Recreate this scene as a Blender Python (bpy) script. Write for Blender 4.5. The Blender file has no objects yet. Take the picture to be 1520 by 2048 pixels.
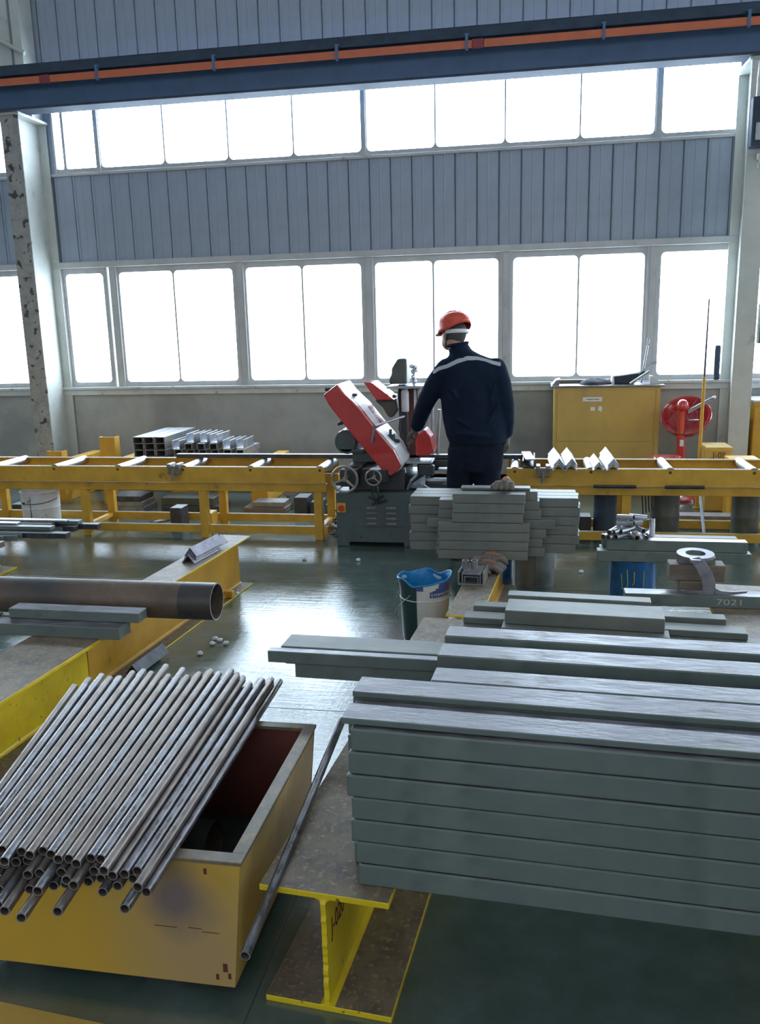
import bpy, bmesh, math, random
from mathutils import Vector, Matrix, Euler
random.seed(7)
S = bpy.context.scene
COL = S.collection

# ------------------------------------------------------------------ camera
cam_d = bpy.data.cameras.new('camera')
cam = bpy.data.objects.new('camera', cam_d)
COL.objects.link(cam)
cam_d.sensor_fit = 'VERTICAL'
cam_d.sensor_height = 36.0
cam_d.lens = 36.0 * 1700.0 / 2048.0
cam_d.clip_start = 0.05
cam_d.clip_end = 200
ROT = Matrix(((0.984291,-0.014478,0.175960),(0.174908,0.215771,-0.960651),(-0.024058,0.976337,0.214913)))
cam.matrix_world = Matrix.Translation((0, 0, 1.65)) @ ROT.to_4x4()
S.camera = cam

# ------------------------------------------------------------------ world: even overcast sky
w = bpy.data.worlds.new('overcast_sky')
S.world = w
w.use_nodes = True
bg = w.node_tree.nodes['Background']
bg.inputs[0].default_value = (0.74, 0.86, 1.0, 1)
bg.inputs[1].default_value = 17.0

def area(name, loc, sx, sy, rot, power, col=(0.86, 0.93, 1.0), portal=False):
    l = bpy.data.lights.new(name, 'AREA')
    l.shape = 'RECTANGLE'; l.size = sx; l.size_y = sy; l.energy = power; l.color = col
    if portal: l.cycles.is_portal = True
    o = bpy.data.objects.new(name, l); COL.objects.link(o)
    o.location = loc; o.rotation_euler = rot
    return o
PI = math.pi
# daylight from the hall's roof lights and from the windows of the far side, behind the camera
area('roof_light', (-2.0, 2.6, 7.9), 9, 1.6, (0, 0, 0), 40)
area('roof_light', (0.5, -3.5, 7.9), 12, 2.0, (0, 0, 0), 60)
area('far_side_window_light', (-2.0, -8.9, 4.6), 14, 3.0, (PI / 2, 0, 0), 360)
area('right_side_window_light', (9.6, 2.0, 3.6), 12, 4.0, (0, PI / 2, 0), 420)
area('window_portal', (-1.6, 9.12, 1.68), 7.2, 1.3, (-PI / 2, 0, 0), 1, portal=True)
area('window_portal', (-1.6, 9.12, 3.75), 7.2, 0.9, (-PI / 2, 0, 0), 1, portal=True)

S.view_settings.view_transform = 'Standard'
S.view_settings.look = 'None'
S.view_settings.gamma = 1.0
S.view_settings.use_curve_mapping = False
S.view_settings.exposure = 0.0
try:
    S.cycles.max_bounces = 8
    S.cycles.use_denoising = True
    S.cycles.sample_clamp_indirect = 6.0
except Exception:
    pass

# ------------------------------------------------------------------ materials
def nodes(name):
    m = bpy.data.materials.new(name); m.use_nodes = True
    nt = m.node_tree
    return m, nt, nt.nodes['Principled BSDF'], nt.nodes.new, nt.links.new

def mat(name, c1, c2=None, rough=0.5, metal=0.0, scale=8.0, detail=6.0, bump=0.0, rough2=None, lo=0.4, hi=0.65,
        stretch=(1, 1, 1), c3=None, s3=2.0, lo3=0.55, hi3=0.7, spec=0.5, bscale=None, coat=0.0):
    """noise mix of c1 and c2, with broad patches of c3"""
    m, nt, b, N, L = nodes(name)
    tc = N('ShaderNodeTexCoord')
    mp = N('ShaderNodeMapping'); mp.inputs['Scale'].default_value = stretch
    L(tc.outputs['Object'], mp.inputs[0])
    nz = N('ShaderNodeTexNoise'); nz.inputs['Scale'].default_value = scale; nz.inputs['Detail'].default_value = detail
    nz.inputs['Roughness'].default_value = 0.65
    L(mp.outputs[0], nz.inputs['Vector'])
    rp = N('ShaderNodeMapRange'); rp.inputs[1].default_value = lo; rp.inputs[2].default_value = hi
    L(nz.outputs['Fac'], rp.inputs[0])
    mx = N('ShaderNodeMix'); mx.data_type = 'RGBA'
    mx.inputs[6].default_value = (*c1, 1); mx.inputs[7].default_value = (*(c2 or c1), 1)
    L(rp.outputs[0], mx.inputs[0])
    out = mx.outputs[2]
    if c3:
        n3 = N('ShaderNodeTexNoise'); n3.inputs['Scale'].default_value = s3; n3.inputs['Detail'].default_value = 5
        L(tc.outputs['Object'], n3.inputs['Vector'])
        r3 = N('ShaderNodeMapRange'); r3.inputs[1].default_value = lo3; r3.inputs[2].default_value = hi3
        L(n3.outputs['Fac'], r3.inputs[0])
        m3 = N('ShaderNodeMix'); m3.data_type = 'RGBA'; m3.inputs[7].default_value = (*c3, 1)
        L(out, m3.inputs[6]); L(r3.outputs[0], m3.inputs[0]); out = m3.outputs[2]
    L(out, b.inputs['Base Color'])
    b.inputs['Metallic'].default_value = metal
    b.inputs['Specular IOR Level'].default_value = spec
    b.inputs['Coat Weight'].default_value = coat
    if rough2 is not None:
        rr = N('ShaderNodeMapRange'); rr.inputs[3].default_value = rough; rr.inputs[4].default_value = rough2
        rr.inputs[1].default_value = lo; rr.inputs[2].default_value = hi
        L(nz.outputs['Fac'], rr.inputs[0]); L(rr.outputs[0], b.inputs['Roughness'])
    else:
        b.inputs['Roughness'].default_value = rough
    if bump:
        bp = N('ShaderNodeBump'); bp.inputs['Strength'].default_value = bump; bp.inputs['Distance'].default_value = 0.01
        if bscale:
            nb = N('ShaderNodeTexNoise'); nb.inputs['Scale'].default_value = bscale; nb.inputs['Detail'].default_value = 4
            L(mp.outputs[0], nb.inputs['Vector']); L(nb.outputs['Fac'], bp.inputs['Height'])
        else:
            L(nz.outputs['Fac'], bp.inputs['Height'])
        L(bp.outputs[0], b.inputs['Normal'])
    return m

YEL = (0.62, 0.37, 0.02)
M = {}
M['yellow'] = mat('yellow_paint', (0.64, 0.35, 0.035), (0.50, 0.27, 0.03), 0.42, scale=5, c3=(0.30, 0.16, 0.03), s3=9, lo3=0.66, hi3=0.76)
M['yellow_bright'] = mat('bright_yellow_paint', (0.80, 0.58, 0.01), (0.66, 0.46, 0.01), 0.4, scale=6, c3=(0.2, 0.12, 0.03), s3=40, lo3=0.66, hi3=0.72, bump=0.25)
M['yellow_box'] = mat('ochre_paint', (0.56, 0.37, 0.09), (0.47, 0.31, 0.09), 0.38, scale=2.2, c3=(0.36, 0.24, 0.09), s3=2.3, lo3=0.60, hi3=0.72)
M['worn_flange'] = mat('worn_brown_steel', (0.20, 0.155, 0.10), (0.11, 0.085, 0.07), 0.55, scale=14, bump=0.3, c3=(0.34, 0.25, 0.12), s3=60, lo3=0.56, hi3=0.7)
M['bar'] = mat('grey_primed_steel', (0.115, 0.145, 0.135), (0.15, 0.18, 0.165), 0.42, scale=7, detail=8, bump=0.12, c3=(0.085, 0.10, 0.09), s3=11, lo3=0.55, hi3=0.9, rough2=0.55, spec=0.6)
M['bar_top'] = mat('scuffed_steel_with_sheen', (0.115, 0.115, 0.13), (0.25, 0.24, 0.275), 0.28, metal=0.25, scale=38, lo=0.42, hi=0.60, detail=8, bump=0.25, rough2=0.5, stretch=(0.25, 1, 1), c3=(0.12, 0.11, 0.10), s3=10, lo3=0.55, hi3=0.7)  # scuffs, plus the purplish window reflection on top faces put into the colour
M['bar_short'] = mat('mill_grey_steel', (0.135, 0.145, 0.13), (0.18, 0.185, 0.16), 0.5, scale=9, bump=0.2, stretch=(0.4, 1, 1), c3=(0.11, 0.12, 0.11), s3=12, lo3=0.5, hi3=0.9)
M['tube'] = mat('rusty_tube_steel', (0.14, 0.115, 0.10), (0.24, 0.20, 0.175), 0.30, metal=0.6, scale=55, detail=8, bump=0.10, stretch=(1, 0.35, 1), rough2=0.5, c3=(0.12, 0.085, 0.065), s3=9, lo3=0.45, hi3=0.75)
M['tube_dark'] = mat('blue_grey_tube_steel', (0.13, 0.125, 0.13), (0.23, 0.22, 0.235), 0.26, metal=0.7, scale=60, detail=8, bump=0.10, stretch=(1, 0.35, 1), rough2=0.45, c3=(0.13, 0.10, 0.085), s3=9, lo3=0.45, hi3=0.75)
M['tube_in'] = mat('tube_bore', (0.09, 0.06, 0.045), (0.15, 0.11, 0.08), 0.8, scale=30)
M['cut'] = mat('cut_steel_end', (0.40, 0.40, 0.40), (0.28, 0.27, 0.26), 0.35, metal=0.6, scale=60)
M['pipe'] = mat('rusty_pipe_steel', (0.12, 0.085, 0.065), (0.20, 0.14, 0.10), 0.5, metal=0.2, scale=6, bump=0.15, c3=(0.07, 0.065, 0.065), s3=3, lo3=0.45, hi3=0.6)
M['steel'] = mat('bright_steel', (0.42, 0.44, 0.48), (0.62, 0.63, 0.68), 0.34, metal=0.9, scale=12, rough2=0.4)
M['dsteel'] = mat('dark_steel', (0.05, 0.052, 0.06), (0.09, 0.09, 0.10), 0.4, metal=0.5, scale=14)
M['black'] = mat('black_painted_metal', (0.025, 0.027, 0.032), (0.04, 0.04, 0.045), 0.4, scale=9)
M['galv'] = mat('galvanised_steel', (0.42, 0.44, 0.46), (0.30, 0.32, 0.35), 0.35, metal=0.7, scale=18, rough2=0.5)
M['channel'] = mat('mill_channel_steel', (0.27, 0.27, 0.29), (0.17, 0.17, 0.19), 0.38, metal=0.4, scale=14, c3=(0.30, 0.24, 0.15), s3=9)
M['red'] = mat('red_paint', (0.55, 0.035, 0.03), (0.47, 0.03, 0.028), 0.22, coat=1.0, scale=6, c3=(0.3, 0.03, 0.03), s3=30, lo3=0.68, hi3=0.72)
M['red_in'] = mat('red_brown_primer', (0.17, 0.045, 0.03), (0.11, 0.035, 0.028), 0.6, scale=3)
M['orange'] = mat('orange_rail', (0.55, 0.13, 0.05), (0.46, 0.11, 0.05), 0.5, scale=5)
M['red_dark'] = mat('dark_red_joint', (0.22, 0.03, 0.04), None, 0.5)
M['saw_grey'] = mat('machine_grey_green', (0.075, 0.10, 0.10), (0.06, 0.08, 0.08), 0.42, scale=8, c3=(0.04, 0.05, 0.05), s3=20, lo3=0.65)
M['wheel'] = mat('worn_iron_wheel', (0.33, 0.30, 0.26), (0.22, 0.20, 0.18), 0.4, metal=0.5, scale=30)
M['crane'] = mat('haze_tinted_crane_paint', (0.07, 0.135, 0.25), (0.06, 0.115, 0.21), 0.5, scale=4)  # bluish haze from the windows is mixed into the paint colour
M['crane_dark'] = mat('dark_crane_steel', (0.055, 0.075, 0.11), (0.04, 0.055, 0.08), 0.7, scale=6, spec=0.15)
M['clad'] = mat('grey_cladding', (0.31, 0.355, 0.43), (0.28, 0.32, 0.39), 0.45, scale=2.5, c3=(0.27, 0.28, 0.30), s3=1.6, lo3=0.55, hi3=0.8)
M['clad_gap'] = mat('cladding_joint', (0.18, 0.20, 0.23), None, 0.8)
M['cream'] = mat('cream_column_paint', (0.56, 0.58, 0.54), (0.48, 0.50, 0.47), 0.42, scale=3, c3=(0.36, 0.38, 0.36), s3=6, lo3=0.62, hi3=0.75)
M['peel'] = mat('peeling_column_paint', (0.36, 0.35, 0.33), (0.26, 0.25, 0.24), 0.6, scale=9, c3=(0.06, 0.06, 0.06), s3=12, lo3=0.57, hi3=0.62, bump=0.2)
M['frame'] = mat('window_frame_paint', (0.50, 0.50, 0.50), (0.42, 0.43, 0.43), 0.42, scale=4, c3=(0.30, 0.29, 0.28), s3=9, lo3=0.66, hi3=0.75)
M['sill'] = mat('pale_sill_paint', (0.60, 0.61, 0.60), (0.50, 0.51, 0.50), 0.35, scale=5, c3=(0.32, 0.31, 0.30), s3=11, lo3=0.66)
M['plaster'] = mat('stained_plaster', (0.40, 0.40, 0.37), (0.33, 0.33, 0.31), 0.7, scale=3.5, bump=0.1, c3=(0.22, 0.23, 0.23), s3=1.3, lo3=0.5, hi3=0.75)
M['white'] = mat('off_white_paint', (0.62, 0.62, 0.62), (0.50, 0.50, 0.49), 0.35, scale=6, c3=(0.3, 0.28, 0.26), s3=16, lo3=0.66)
M['white_plastic'] = mat('white_plastic', (0.75, 0.76, 0.78), None, 0.35)
M['blue'] = mat('blue_drum_paint', (0.02, 0.12, 0.30), (0.015, 0.09, 0.22), 0.35, scale=7, c3=(0.02, 0.06, 0.13), s3=14)
M['blue_in'] = mat('bright_blue_film', (0.02, 0.24, 0.50), (0.02, 0.16, 0.38), 0.3, scale=20, bump=0.5)
M['green_label'] = mat('dark_green_label', (0.015, 0.05, 0.055), (0.02, 0.04, 0.045), 0.35, scale=12)
M['indigo'] = mat('indigo_label', (0.06, 0.09, 0.26), None, 0.4)
M['yellow_label'] = mat('yellow_label', (0.75, 0.58, 0.03), None, 0.4)
M['drum'] = mat('dull_grey_drum', (0.24, 0.25, 0.24), (0.17, 0.18, 0.17), 0.5, metal=0.3, scale=7, c3=(0.11, 0.11, 0.10), s3=5)
M['drum_dark'] = mat('dark_olive_drum', (0.10, 0.105, 0.09), (0.06, 0.065, 0.06), 0.5, metal=0.3, scale=6)
M['wood'] = mat('grimy_timber', (0.20, 0.15, 0.11), (0.13, 0.10, 0.08), 0.7, scale=9, stretch=(1, 6, 6), bump=0.3)
M['navy'] = mat('navy_workwear', (0.010, 0.018, 0.038), (0.007, 0.013, 0.028), 0.9, scale=9, bump=0.5, bscale=26, spec=0.15)
M['navy_dark'] = mat('dark_navy_trousers', (0.009, 0.013, 0.026), (0.006, 0.009, 0.018), 0.9, scale=9, bump=0.5, bscale=22, spec=0.15)
M['reflective'] = mat('grey_reflective_tape', (0.42, 0.44, 0.47), None, 0.4)
M['skin'] = mat('skin', (0.42, 0.22, 0.16), (0.36, 0.18, 0.13), 0.5, scale=12)
M['hair'] = mat('dark_grey_hair', (0.05, 0.045, 0.04), (0.09, 0.08, 0.075), 0.8, scale=90, bump=0.6)
M['helmet'] = mat('red_orange_helmet_plastic', (0.62, 0.07, 0.035), None, 0.3)
M['boot'] = mat('black_leather', (0.02, 0.018, 0.016), None, 0.5)
M['glove'] = mat('grimy_glove_cloth', (0.13, 0.115, 0.10), (0.20, 0.17, 0.14), 0.9, scale=24, bump=0.5)
M['glove_rubber'] = mat('rust_red_glove_rubber', (0.33, 0.12, 0.07), None, 0.7)
M['chalk'] = mat('chalk', (0.42, 0.44, 0.38), None, 0.9)
M['marker'] = mat('dark_red_marker', (0.12, 0.03, 0.02), None, 0.8)
M['ceil'] = mat('pale_roof_sheet', (0.40, 0.42, 0.43), None, 0.7)
M['plate'] = mat('purple_grey_plate_steel', (0.19, 0.18, 0.21), (0.30, 0.29, 0.32), 0.33, metal=0.5, scale=16, rough2=0.5)
M['cloth_dark'] = mat('dark_cloth', (0.03, 0.035, 0.045), (0.05, 0.05, 0.06), 0.9, scale=12, bump=0.5)
M['film'] = mat('crumpled_clear_film', (0.50, 0.58, 0.66), (0.25, 0.30, 0.36), 0.12, scale=18, bump=0.6, metal=0.3)
M['rubber'] = mat('black_cable', (0.015, 0.015, 0.017), None, 0.5)

def glass():
    m, nt, b, N, L = nodes('window_glass')
    nt.nodes.remove(b)
    t = N('ShaderNodeBsdfTransparent'); t.inputs[0].default_value = (0.94, 0.97, 0.98, 1)
    g = N('ShaderNodeBsdfGlossy'); g.inputs['Roughness'].default_value = 0.05
    x = N('ShaderNodeMixShader'); x.inputs[0].default_value = 0.06
    L(t.outputs[0], x.inputs[1]); L(g.outputs[0], x.inputs[2]); L(x.outputs[0], nt.nodes['Material Output'].inputs[0])
    return m
M['glass'] = glass()
def front_plate_mat():
    m, nt, b, N, L = nodes('heat_marked_ochre_paint')
    tc = N('ShaderNodeTexCoord'); n = N('ShaderNodeTexNoise'); n.inputs['Scale'].default_value = 7; n.inputs['Detail'].default_value = 5
    L(tc.outputs['Object'], n.inputs['Vector'])
    def blob(cx, cz, r, soft):
        v = N('ShaderNodeVectorMath'); v.operation = 'DISTANCE'; v.inputs[1].default_value = (cx, 0, cz)
        L(tc.outputs['Object'], v.inputs[0])
        a = N('ShaderNodeMath'); a.operation = 'MULTIPLY_ADD'; a.inputs[1].default_value = 0.12; L(n.outputs['Fac'], a.inputs[0]); L(v.outputs['Value'], a.inputs[2])
        q = N('ShaderNodeMapRange'); q.inputs[1].default_value = r + 0.06; q.inputs[2].default_value = r + 0.06 - soft; L(a.outputs[0], q.inputs[0]); return q.outputs[0]
    def mix(src, fac, col, k=1.0):
        x = N('ShaderNodeMix'); x.data_type = 'RGBA'; x.inputs[7].default_value = (*col, 1)
        if isinstance(src, tuple): x.inputs[6].default_value = (*src, 1)
        else: L(src, x.inputs[6])
        kk = N('ShaderNodeMath'); kk.operation = 'MULTIPLY'; kk.inputs[1].default_value = k; L(fac, kk.inputs[0]); L(kk.outputs[0], x.inputs[0]); return x.outputs[2]
    c = mix((0.62, 0.38, 0.035), n.outputs['Fac'], (0.54, 0.32, 0.05))
    c = mix(c, blob(-0.13, 0.10, 0.30, 0.25), (0.38, 0.27, 0.16), 0.75)
    c = mix(c, blob(-0.17, 0.235, 0.125, 0.09), (0.15, 0.12, 0.14), 0.85)
    c = mix(c, blob(-0.06, 0.30, 0.05, 0.04), (0.50, 0.31, 0.05), 0.8)
    c = mix(c, blob(-0.47, 0.30, 0.07, 0.07), (0.28, 0.17, 0.05), 0.5)
    L(c, b.inputs['Base Color']); b.inputs['Roughness'].default_value = 0.38
    return m
M['front_plate'] = front_plate_mat()

def floor_mat():
    m, nt, b, N, L = nodes('glossy_floor_paint')
    tc = N('ShaderNodeTexCoord')
    def noise(scale, det, st=(1, 1, 1), rot=0.0):
        mp = N('ShaderNodeMapping'); mp.inputs['Scale'].default_value = st; mp.inputs['Rotation'].default_value = (0, 0, rot)
        L(tc.outputs['Object'], mp.inputs[0])
        n = N('ShaderNodeTexNoise'); n.inputs['Scale'].default_value = scale; n.inputs['Detail'].default_value = det
        n.inputs['Roughness'].default_value = 0.65
        L(mp.outputs[0], n.inputs['Vector']); return n.outputs['Fac']
    def rng(src, a, bb, c, d):
        r = N('ShaderNodeMapRange'); 
        for i, v in enumerate((a, bb, c, d)): r.inputs[1 + i].default_value = v
        L(src, r.inputs[0]); return r.outputs[0]
    big = noise(0.9, 5); mid = noise(5, 7); scr = noise(16, 8, (0.16, 2.2, 1), 1.15); scr2 = noise(22, 8, (2.4, 0.2, 1), 0.35)
    mx = N('ShaderNodeMix'); mx.data_type = 'RGBA'
    mx.inputs[6].default_value = (0.066, 0.105, 0.086, 1); mx.inputs[7].default_value = (0.108, 0.145, 0.138, 1)
    L(rng(mid, 0.35, 0.7, 0, 1), mx.inputs[0])
    m2 = N('ShaderNodeMix'); m2.data_type = 'RGBA'; m2.inputs[7].default_value = (0.048, 0.072, 0.058, 1)
    L(mx.outputs[2], m2.inputs[6]); L(rng(big, 0.5, 0.72, 0, 0.7), m2.inputs[0])
    m3 = N('ShaderNodeMix'); m3.data_type = 'RGBA'; m3.inputs[7].default_value = (0.22, 0.24, 0.22, 1)
    L(m2.outputs[2], m3.inputs[6]); L(rng(scr, 0.68, 0.76, 0, 0.5), m3.inputs[0])
    L(m3.outputs[2], b.inputs['Base Color'])
    ad = N('ShaderNodeMath'); ad.operation = 'ADD'
    L(rng(scr, 0.45, 0.75, 0.0, 0.10), ad.inputs[0]); L(rng(mid, 0.3, 0.7, 0.05, 0.11), ad.inputs[1])
    L(ad.outputs[0], b.inputs['Roughness'])
    b.inputs['Specular IOR Level'].default_value = 1.0
    b.inputs['IOR'].default_value = 1.6
    a2 = N('ShaderNodeMath'); a2.operation = 'ADD'; L(scr, a2.inputs[0]); L(scr2, a2.inputs[1])
    bp = N('ShaderNodeBump'); bp.inputs['Strength'].default_value = 0.13; bp.inputs['Distance'].default_value = 0.01
    L(a2.outputs[0], bp.inputs['Height']); L(bp.outputs[0], b.inputs['Normal'])
    return m
M['floor'] = floor_mat()

# ------------------------------------------------------------------ mesh builder
class MB:
    def __init__(s): s.v = []; s.f = []; s.m = []; s.k = 0
    def mi(s, k): s.k = k; return s
    def add(s, vs, fs):
        n = len(s.v); s.v += [tuple(p) for p in vs]
        for f in fs: s.f.append([n + i for i in f]); s.m.append(s.k)
        return s
    def bx(s, x0, x1, y0, y1, z0, z1, rz=0.0, about=None, T=None):
        P = [Vector((x, y, z)) for z in (z0, z1) for y in (y0, y1) for x in (x0, x1)]
        if rz:
            c = Vector(about) if about else Vector(((x0 + x1) / 2, (y0 + y1) / 2, 0)); r = Matrix.Rotation(rz, 3, 'Z')
            P = [r @ (p - c) + c for p in P]
        if T: P = [T @ p for p in P]
        return s.add(P, [(0, 2, 3, 1), (4, 5, 7, 6), (0, 1, 5, 4), (1, 3, 7, 5), (3, 2, 6, 7), (2, 0, 4, 6)])
    def prism(s, pts, a, b, plane='xz', T=None):
        """outline pts extruded from a to b along the third axis"""
        def P(u, v, w):
            p = {'xz': (u, w, v), 'xy': (u, v, w), 'yz': (w, u, v)}[plane]
            return T @ Vector(p) if T else p
        n = len(pts)
        vs = [P(u, v, a) for u, v in pts] + [P(u, v, b) for u, v in pts]
        fs = [list(range(n)), list(range(2 * n - 1, n - 1, -1))] + [(i, i + n, (i + 1) % n + n, (i + 1) % n) for i in range(n)]
        return s.add(vs, fs)
    def ring(s, c, u, v, r, n, ru=1.0, rv=1.0):
        return [c + u * (r * ru * math.cos(2 * PI * i / n)) + v * (r * rv * math.sin(2 * PI * i / n)) for i in range(n)]
    def rod(s, p0, p1, r, r1=None, n=14, hollow=None, caps=True):
        p0 = Vector(p0); p1 = Vector(p1); d = (p1 - p0).normalized()
        u = d.orthogonal().normalized(); v = d.cross(u); r1 = r if r1 is None else r1
        A = s.ring(p0, u, v, r, n); B = s.ring(p1, u, v, r1, n)
        if hollow is None:
            fs = [(i, (i + 1) % n, (i + 1) % n + n, i + n) for i in range(n)]
            if caps: fs += [list(range(n - 1, -1, -1)), list(range(n, 2 * n))]
            return s.add(A + B, fs)
        C = s.ring(p0, u, v, r * hollow, n); D = s.ring(p1, u, v, r1 * hollow, n)
        k = s.k
        fs = [(i, (i + 1) % n, (i + 1) % n + n, i + n) for i in range(n)]
        s.add(A + B + C + D, fs)
        base = len(s.v) - 4 * n
        for i in range(n):
            j = (i + 1) % n
            s.f.append([base + 2 * n + i, base + 3 * n + i, base + 3 * n + j, base + 2 * n + j]); s.m.append(k + 1)
            s.f.append([base + i, base + 2 * n + i, base + 2 * n + j, base + j]); s.m.append(k + 2)
            s.f.append([base + n + i, base + n + j, base + 3 * n + j, base + 3 * n + i]); s.m.append(k + 2)
        return s
    def sweep(s, pts, r, n=8, closed=False, flat=1.0, up=None):
        P = [Vector(p) for p in pts]; m = len(P); rings = []
        pu = Vector(up) if up else None
        for i, p in enumerate(P):
            a = P[(i - 1) % m] if (closed or i) else P[0]; b = P[(i + 1) % m] if (closed or i < m - 1) else P[-1]
            d = (b - a).normalized()
            u = pu if pu is not None else d.orthogonal()
            u = (u - d * u.dot(d)).normalized(); pu = u; v = d.cross(u)
            rr = r[i] if isinstance(r, (list, tuple)) else r
            rings += s.ring(p, u, v, rr, n, 1.0, flat)
        fs = []
        for i in range(m if closed else m - 1):
            for j in range(n):
                a = i * n; b = ((i + 1) % m) * n
                fs.append((a + j, a + (j + 1) % n, b + (j + 1) % n, b + j))
        if not closed: fs += [list(range(n - 1, -1, -1)), [(m - 1) * n + j for j in range(n)]]
        return s.add(rings, fs)
    def lathe(s, prof, c=(0, 0, 0), n=32, T=None, a0=0.0, a1=2 * PI):
        c = Vector(c); full = abs(a1 - a0 - 2 * PI) < 1e-6; k = n if full else n + 1
        vs = []
        for r, z in prof:
            for i in range(k):
                a = a0 + (a1 - a0) * i / n
                p = Vector((r * math.cos(a), r * math.sin(a), z))
                if T: p = T @ p
                vs.append(p + c)
        fs = []
        for q in range(len(prof) - 1):
            for i in range(n):
                j = (i + 1) % k
                fs.append((q * k + i, q * k + j, (q + 1) * k + j, (q + 1) * k + i))
        return s.add(vs, fs)
    def loft(s, secs, n=20):
        """secs: (cx, cy, cz, rx, ry[, exponent]) horizontal super-ellipse sections, capped"""
        vs = []
        for q in secs:
            cx, cy, cz, rx, ry = q[:5]; e = q[5] if len(q) > 5 else 2.0
            for i in range(n):
                a = 2 * PI * i / n; c, sn = math.cos(a), math.sin(a)
                vs.append((cx + rx * math.copysign(abs(c) ** (2 / e), c), cy + ry * math.copysign(abs(sn) ** (2 / e), sn), cz))
        m = len(secs)
        fs = [(i * n + j, i * n + (j + 1) % n, (i + 1) * n + (j + 1) % n, (i + 1) * n + j) for i in range(m - 1) for j in range(n)]
        fs += [list(range(n - 1, -1, -1)), [(m - 1) * n + j for j in range(n)]]
        return s.add(vs, fs)
    def ball(s, c, r, n=14, T=None):
        rx, ry, rz = (r, r, r) if not isinstance(r, (tuple, list)) else r
        m = n // 2 + 1; c = Vector(c); vs = []
        for i in range(m + 1):
            t = PI * i / m
            for j in range(n):
                a = 2 * PI * j / n
                p = Vector((rx * math.sin(t) * math.cos(a), ry * math.sin(t) * math.sin(a), rz * math.cos(t)))
                vs.append((T @ p if T else p) + c)
        return s.add(vs, [(i * n + j, (i + 1) * n + j, (i + 1) * n + (j + 1) % n, i * n + (j + 1) % n) for i in range(m) for j in range(n)])
    def mesh(s, name, mats, bevel=0.0, smooth=False, seg=1, topmat=None):
        me = bpy.data.meshes.new(name)
        me.from_pydata(s.v, [], s.f)
        for q in (mats if isinstance(mats, (list, tuple)) else [mats]): me.materials.append(q)
        me.polygons.foreach_set('material_index', s.m)
        bm = bmesh.new(); bm.from_mesh(me)
        bmesh.ops.remove_doubles(bm, verts=bm.verts, dist=1e-5)
        bmesh.ops.recalc_face_normals(bm, faces=bm.faces)
        if bevel:
            es = [e for e in bm.edges if len(e.link_faces) == 2 and e.calc_face_angle(0) > 0.5]
            bmesh.ops.bevel(bm, geom=es, offset=bevel, segments=seg, affect='EDGES', profile=0.6, clamp_overlap=True)
        if topmat is not None:
            for f in bm.faces:
                f.normal_update()
                if f.normal.z > 0.9 and f.material_index == 0: f.material_index = topmat
        bm.to_mesh(me); bm.free()
        if smooth:
            me.polygons.foreach_set('use_smooth', [True] * len(me.polygons))
            try: me.set_sharp_from_angle(angle=0.7)
            except Exception: pass
        return me
    def build(s, name, mats, parent=None, **kw):
        o = bpy.data.objects.new(name, s.mesh(name, mats, **kw)); COL.objects.link(o)
        if parent is not None: o.parent = parent
        return o

def tag(o, label=None, cat=None, group=None, kind=None):
    if label: o['label'] = label
    if cat: o['category'] = cat
    if group: o['group'] = group
    if kind: o['kind'] = kind
    return o
def thing(name, label, cat, loc=(0, 0, 0), rz=0.0, group=None, kind=None):
    o = bpy.data.objects.new(name, None); COL.objects.link(o); o.empty_display_size = 0.1
    o.location = loc; o.rotation_euler = (0, 0, rz)
    return tag(o, label, cat, group, kind)
def inst(name, me, loc, rot=(0, 0, 0), parent=None):
    o = bpy.data.objects.new(name, me); COL.objects.link(o); o.location = loc; o.rotation_euler = rot
    if parent is not None: o.parent = parent
    return o
def dup(root):
    c = root.copy(); COL.objects.link(c)
    for ch in root.children:
        k = ch.copy(); COL.objects.link(k); k.parent = c
        for g in ch.children:
            q = g.copy(); COL.objects.link(q); q.parent = k
    return c
def text(name, body, size, T, m, parent=None, ext=0.0004):
    cu = bpy.data.curves.new(name, 'FONT'); cu.body = body; cu.size = size; cu.extrude = ext
    cu.align_x = 'CENTER'; cu.align_y = 'CENTER'; cu.materials.append(m)
    tmp = bpy.data.objects.new(name, cu); COL.objects.link(tmp)
    dg = bpy.context.evaluated_depsgraph_get()
    me = bpy.data.meshes.new_from_object(tmp.evaluated_get(dg)); bpy.data.objects.remove(tmp)
    if not me.materials: me.materials.append(m)
    o = bpy.data.objects.new(name, me); COL.objects.link(o); o.matrix_world = T
    if parent is not None: o.parent = parent
    return o
ORD = ['first', 'second', 'third', 'fourth', 'fifth', 'sixth', 'seventh', 'eighth', 'ninth', 'tenth', 'eleventh', 'twelfth',
       'thirteenth', 'fourteenth', 'fifteenth', 'sixteenth', 'seventeenth', 'eighteenth', 'nineteenth', 'twentieth', 'twenty-first', 'twenty-second']
def frompx(T=None): pass
TILT = -math.radians(4.57)       # the foreground steel lies slightly askew to the wall

# ================================================================== THE SHELL
WY = 8.95
XL, XR = -14.0, 10.0
# floor: slabs with narrow joints between them
fl = MB().bx(XL, XR, -9.1, WY + 0.2, -0.25, -0.006).build('floor', M['clad_gap']); tag(fl, kind='structure')
xs = [XL, -9.6, -5.15, -0.67, 3.8, XR]; ys = [-9.1, -5, -1.2, 3.36, 5.205, 7.3, WY + 0.1]
for i in range(len(xs) - 1):
    for j in range(len(ys) - 1):
        g = 0.0025
        MB().bx(xs[i] + g, xs[i + 1] - g, ys[j] + g, ys[j + 1] - g, -0.006, 0.0).build('floor_slab', M['floor'], fl)
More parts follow.
